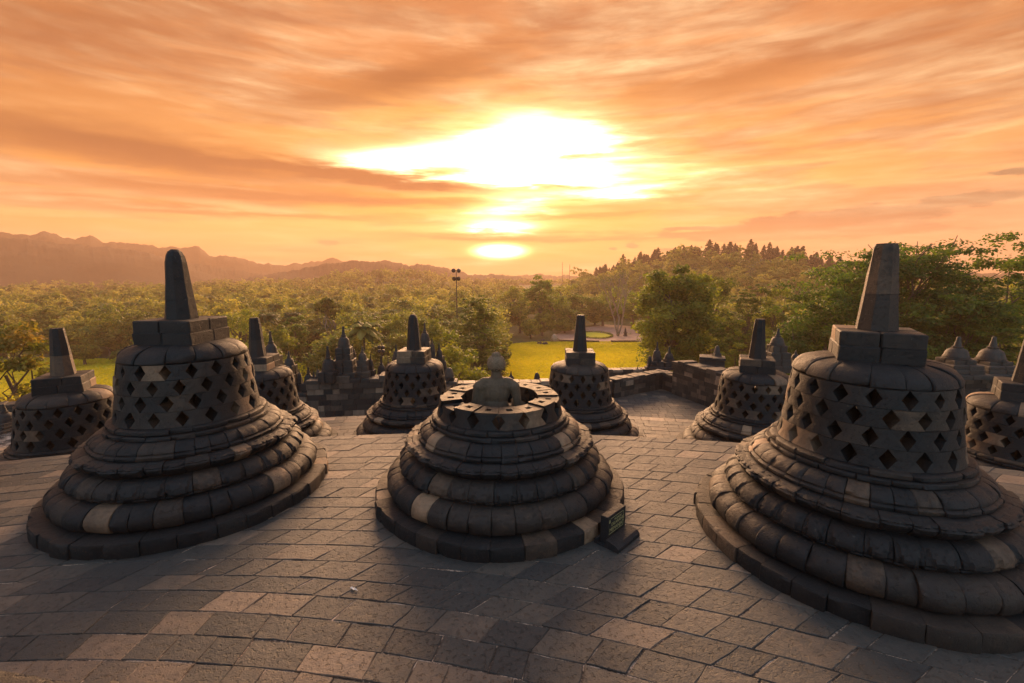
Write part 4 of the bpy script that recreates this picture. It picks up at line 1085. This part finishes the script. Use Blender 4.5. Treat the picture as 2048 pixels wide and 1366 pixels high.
hedge('hedge', ell, .9, .8, 5, 'low oval clipped hedge round the planting bed behind the lawn', True)
gsheet('planting_bed', [(ctr.x+7*math.cos(t), ctr.y+10.3*math.sin(t)) for t in [i*2*math.pi/36 for i in range(36)]][::-1], GZ+.16, M_lawn)
gp = atZ(1250, 673, GZ)
hedge('hedge', [(gp.x-3.0, gp.y), (gp.x-1.0, gp.y)], 2.2, 2.6, 6, 'clipped dark hedge block left of the stone pedestal behind the lawn', lm=M_leafdark)
hedge('hedge', [(gp.x+1.4, gp.y), (gp.x+3.6, gp.y)], 2.2, 2.6, 7, 'clipped dark hedge block right of the stone pedestal behind the lawn', lm=M_leafdark)
R = random.Random(4); mb = MB(); block(mb, (0, 0), 1.6, 1.4, 0, .5, R, .3); block(mb, (0, 0), 1.2, 1.0, .5, 1.6, R, .2); block(mb, (0, 0), 1.7, 1.4, 1.6, 1.85, R, .35)
pe = mb.build('stone_pedestal', M_wall); pe.location = (gp.x+.2, gp.y+.5, GZ+.1); tag(pe, 'dark stone pedestal between two hedge blocks behind the lawn', 'pedestal')
mb = MB(); lathe(mb, [(0, 1.85), (.55, 1.85), (.5, 2.2), (.35, 2.8), (.42, 3.1), (.25, 3.4), (.24, 3.7), (.15, 3.95), (0, 4.0)], 14, .12); mb.build('carved_figure', M_wall, pe, 50)
lp = atZ(1281, 668, GZ); mb = MB(); block(mb, (0, 0), 1.7, 1.5, 0, .5, R, .15); block(mb, (0, 0), 1.1, 1.0, .5, 2.4, R, .1); block(mb, (0, 0), 1.6, 1.4, 2.4, 2.8, R, .15)
o = mb.build('stone_lantern', M_wall); o.location = (lp.x, lp.y, GZ+.1); tag(o, 'dark stone lantern with a pale panel beside the big bright green tree', 'lantern')
mb = MB(); mb.add([(-.3, -.52, .9), (.3, -.52, .9), (.3, -.52, 1.9), (-.3, -.52, 1.9)], [(0, 1, 2, 3)], .9); mb.build('panel', M_white, o)
# boulder and low slabs on the lawn
bp = atZ(1108, 683, GZ); mb = MB(); f_ = vnoise(3, 12); vs = []; fs = []
for j in range(13):
    for i in range(20):
        p_, t = math.pi*j/12, 2*math.pi*i/20; x, y, z = math.sin(p_)*math.cos(t), math.sin(p_)*math.sin(t), math.cos(p_); q = 1+.12*float(f_(np.array([x*1.4+z]), np.array([y*1.4]))[0]); vs.append((x*q*1.35*(1-.25*z), y*q*1.2, z*q*1.75))
for j in range(12):
    for i in range(20): fs.append((j*20+i, (j+1)*20+i, (j+1)*20+(i+1) % 20, j*20+(i+1) % 20))
mb.add(vs, fs, .8); o = mb.build('boulder', M_boulder, None, 30); o.location = (bp.x, bp.y, GZ+1.5); tag(o, 'pale egg-shaped boulder standing at the back of the lawn', 'boulder')
for i, (px, py, sx, sy, h, lb) in enumerate(((1079, 688, 2.2, 1.6, .8, 'low dark rock at the back of the lawn, left of two beside the boulder'), (1090, 689, 2.4, 1.8, .9, 'low dark rock at the back of the lawn, between the left rock and the boulder'), (1086, 683, 1.8, 1.4, 1.1, 'dark rock behind the pair of low rocks at the back of the lawn'))):
    q = atZ(px, py, GZ); mb = MB(); block(mb, (0, 0), sx, sy, 0, h, R, .12+.1*i, bev=.3, jit=.12, taper=.15); o = mb.build('rock', M_wall); o.location = (q.x, q.y, GZ); tag(o, lb, 'rock')
q = atZ(1122, 692, GZ); gsheet('bare_patch', [(q.x+3.5*math.cos(t)*(1+.2*math.sin(3*t)), q.y+3*math.sin(t)) for t in [i*.5236 for i in range(12)]][::-1], GZ+.10, M_pink)
def grass(pts, n, seed):
    r_ = np.random.default_rng(seed); P_ = np.array(pts, float); lo, hi = P_.min(0), P_.max(0); q = lo+(hi-lo)*r_.random((n, 2)); ins = np.zeros(n, bool); j = len(P_)-1
    for i in range(len(P_)):
        (xi, yi), (xj, yj) = P_[i], P_[j]; c_ = ((yi > q[:, 1]) != (yj > q[:, 1])) & (q[:, 0] < (xj-xi)*(q[:, 1]-yi)/(yj-yi+1e-9)+xi); ins ^= c_; j = i
    q = q[ins]; n = len(q); t = r_.random(n)*3.1416; w_ = r_.uniform(.35, .7, n); h = r_.uniform(.10, .26, n); lean = r_.normal(0, .12, (n, 2))
    d_ = np.stack([np.cos(t), np.sin(t)], 1)*w_[:, None]*.5; z = np.full(n, GZ+.05)
    a = np.column_stack([q-d_, z]); b_ = np.column_stack([q+d_, z]); c2 = np.column_stack([q+d_*.8+lean, z+h]); dd = np.column_stack([q-d_*.8+lean, z+h])
    v = np.stack([a, b_, c2, dd], 1).reshape(-1, 3); tn = np.clip(.5+.16*NZ(q[:, 0]/14, q[:, 1]/14)+r_.normal(0, .10, n), 0, 1)
    o = np_mesh('grass', v, quads_idx(n), tn, M_grass); tag(o, 'short yellow-green lawn grass', 'grass', kind='stuff')
grass(L1, 110000, 31); grass(L2, 34000, 32); grass(L3, 8000, 33)
# small standing person by the planting bed
pp = atZ(1178, 661, GZ); mb = MB()
me = bpy.data.meshes.new('person'); J = [(0, 0, .95), (0, 0, 1.25), (0, 0, 1.45), (0, 0, 1.56), (0, 0, 1.70), (.12, 0, .9), (.13, .02, .5), (.13, 0, .06), (-.12, 0, .9), (-.13, .02, .5), (-.13, 0, .06), (.20, 0, 1.42), (.26, .02, 1.12), (.24, -.1, .88), (-.20, 0, 1.42), (-.26, .02, 1.12), (-.24, -.1, .88), (.13, -.14, .03), (-.13, -.14, .03)]
me.from_pydata(J, [(0, 1), (1, 2), (2, 3), (3, 4), (0, 5), (5, 6), (6, 7), (0, 8), (8, 9), (9, 10), (2, 11), (11, 12), (12, 13), (2, 14), (14, 15), (15, 16), (7, 17), (10, 18)], [])
me.materials.append(plain('pale_clothing', (.62, .45, .38), .8)); pn = bpy.data.objects.new('person', me); C.objects.link(pn); pn.location = (pp.x, pp.y, GZ+.12)
sk = pn.modifiers.new('skin', 'SKIN'); rr = [.15, .15, .13, .05, .11, .09, .06, .045, .09, .06, .045, .06, .045, .035, .06, .045, .035, .035, .035]
for i, v in enumerate(me.skin_vertices[0].data if me.skin_vertices else []): v.radius = (rr[i], rr[i])
if not me.skin_vertices:
    pass
pn.modifiers.new('sub', 'SUBSURF').levels = 1
tag(pn, 'tiny figure in pale clothing standing by the oval planting bed', 'person')

# floodlight poles
def floodpole(px, py_top, Yd, label, lamps, seed, scale=1.0, rp=.16):
    top = atY(px, py_top, Yd); H = top.z-GZ; root = empty('floodlight_pole', (top.x, Yd, GZ)); tag(root, label, 'floodlight')
    mb = MB(); tube(mb, [(0, 0, 0), (0, 0, H*.5), (0, 0, H-.6*scale)], [rp*1.3, rp, rp*.7], 8); mb.build('pole', M_metal, root, 60)
    mb = MB(); 
    for z in sorted({l[1] for l in lamps}): tube(mb, [(-.9*scale, 0, H+z*scale), (.9*scale, 0, H+z*scale)], [.06, .06], 6)
    tube(mb, [(0, 0, H-3.2*scale), (0, 0, H)], [.08, .08], 6); mb.build('crossbar', M_metal, root)
    for (lx, lz, tilt) in lamps:
        mb = MB(); n = 14; r1 = .62*scale; vs = []
        for (yy, r_) in ((-.30, r1*.5), (-.22, r1*.85), (.05, r1), (.14, r1), (.14, r1*.9), (.08, 0.01)):
            for i in range(n):
                t = 2*math.pi*i/n; vs.append((r_*math.cos(t), yy*scale, r_*math.sin(t)))
        fs = [(k*n+i, k*n+(i+1) % n, (k+1)*n+(i+1) % n, (k+1)*n+i) for k in range(5) for i in range(n)]; fs.append(tuple(range(n)))
        mb.add(vs, fs, .2); l = mb.build('lamp', M_lamp, root, 40); l.location = (lx*scale, -.2, H+lz*scale); l.rotation_euler = (tilt, 0, lx*.3)
    return root
floodpole(912.5, 541, 128, 'tall floodlight pole with two rows of lamps rising from the valley', [(-.75, 0, 0), (.75, 0, 0), (-.6, -2.3, .5), (.6, -2.3, .5)], 1, 1.0)
floodpole(763, 694, 60, 'low floodlight cluster of four lamps left of the back-middle stupa', [(-.62, 0, 0), (.62, 0, 0), (-.62, -1.3, 0), (.62, -1.3, 0)], 2, .42, .08)
for px, py, lb in ((1125, 524, 'thin radio mast on the horizon, left of two'), (1139.5, 529, 'thin radio mast on the horizon, right of two')):
    top = atY(px, py, 900); mb = MB(); tube(mb, [(0, 0, 0), (0, 0, top.z-GZ)], [.9, .45], 4); 
    for z in (.9, .8, .7): tube(mb, [(-1.2, 0, (top.z-GZ)*z), (1.2, 0, (top.z-GZ)*z)], [.3, .3], 4)
    o = mb.build('radio_mast', M_metal); o.location = (top.x, 900, GZ); tag(o, lb, 'mast')
# small house among the trees at far left
hp = atY(34, 592, 480); R = random.Random(2); root = empty('house', (hp.x, 480, hp.z-9), .2); tag(root, 'small house with a reddish roof among the trees at far left', 'house')
mb = MB(); block(mb, (0, 0), 15, 9, 0, 6, R, .5, bev=.1); mb.build('wall', M_plaster, root)
mb = MB(); mb.add([(-9, -6, 5.8), (9, -6, 5.8), (9, 6, 5.8), (-9, 6, 5.8), (-7, 0, 9.5), (7, 0, 9.5)], [(0, 1, 5, 4), (2, 3, 4, 5), (1, 2, 5), (3, 0, 4), (3, 2, 1, 0)], .5); mb.build('roof', M_roof, root)

# ------------------------------------------------------------------ haze
me = bpy.data.meshes.new('haze'); x0, x1, y0, y1, z0, z1 = -2300, 2300, -500, 2350, -60, 190
me.from_pydata([(x, y, z) for z in (z0, z1) for y in (y0, y1) for x in (x0, x1)], [], [(0, 2, 3, 1), (4, 5, 7, 6), (0, 1, 5, 4), (1, 3, 7, 5), (3, 2, 6, 7), (2, 0, 4, 6)])
m = bpy.data.materials.new('haze'); m.use_nodes = True; n_ = m.node_tree.nodes; n_.clear()
vo = n_.new('ShaderNodeVolumePrincipled'); vo.inputs['Density'].default_value = 1/2350; vo.inputs['Color'].default_value = (.82, .56, .39, 1); vo.inputs['Anisotropy'].default_value = .30
ou = n_.new('ShaderNodeOutputMaterial'); m.node_tree.links.new(vo.outputs[0], ou.inputs['Volume']); me.materials.append(m)
o = bpy.data.objects.new('haze', me); C.objects.link(o); tag(o, 'warm morning haze lying over the whole valley', 'haze', kind='stuff')
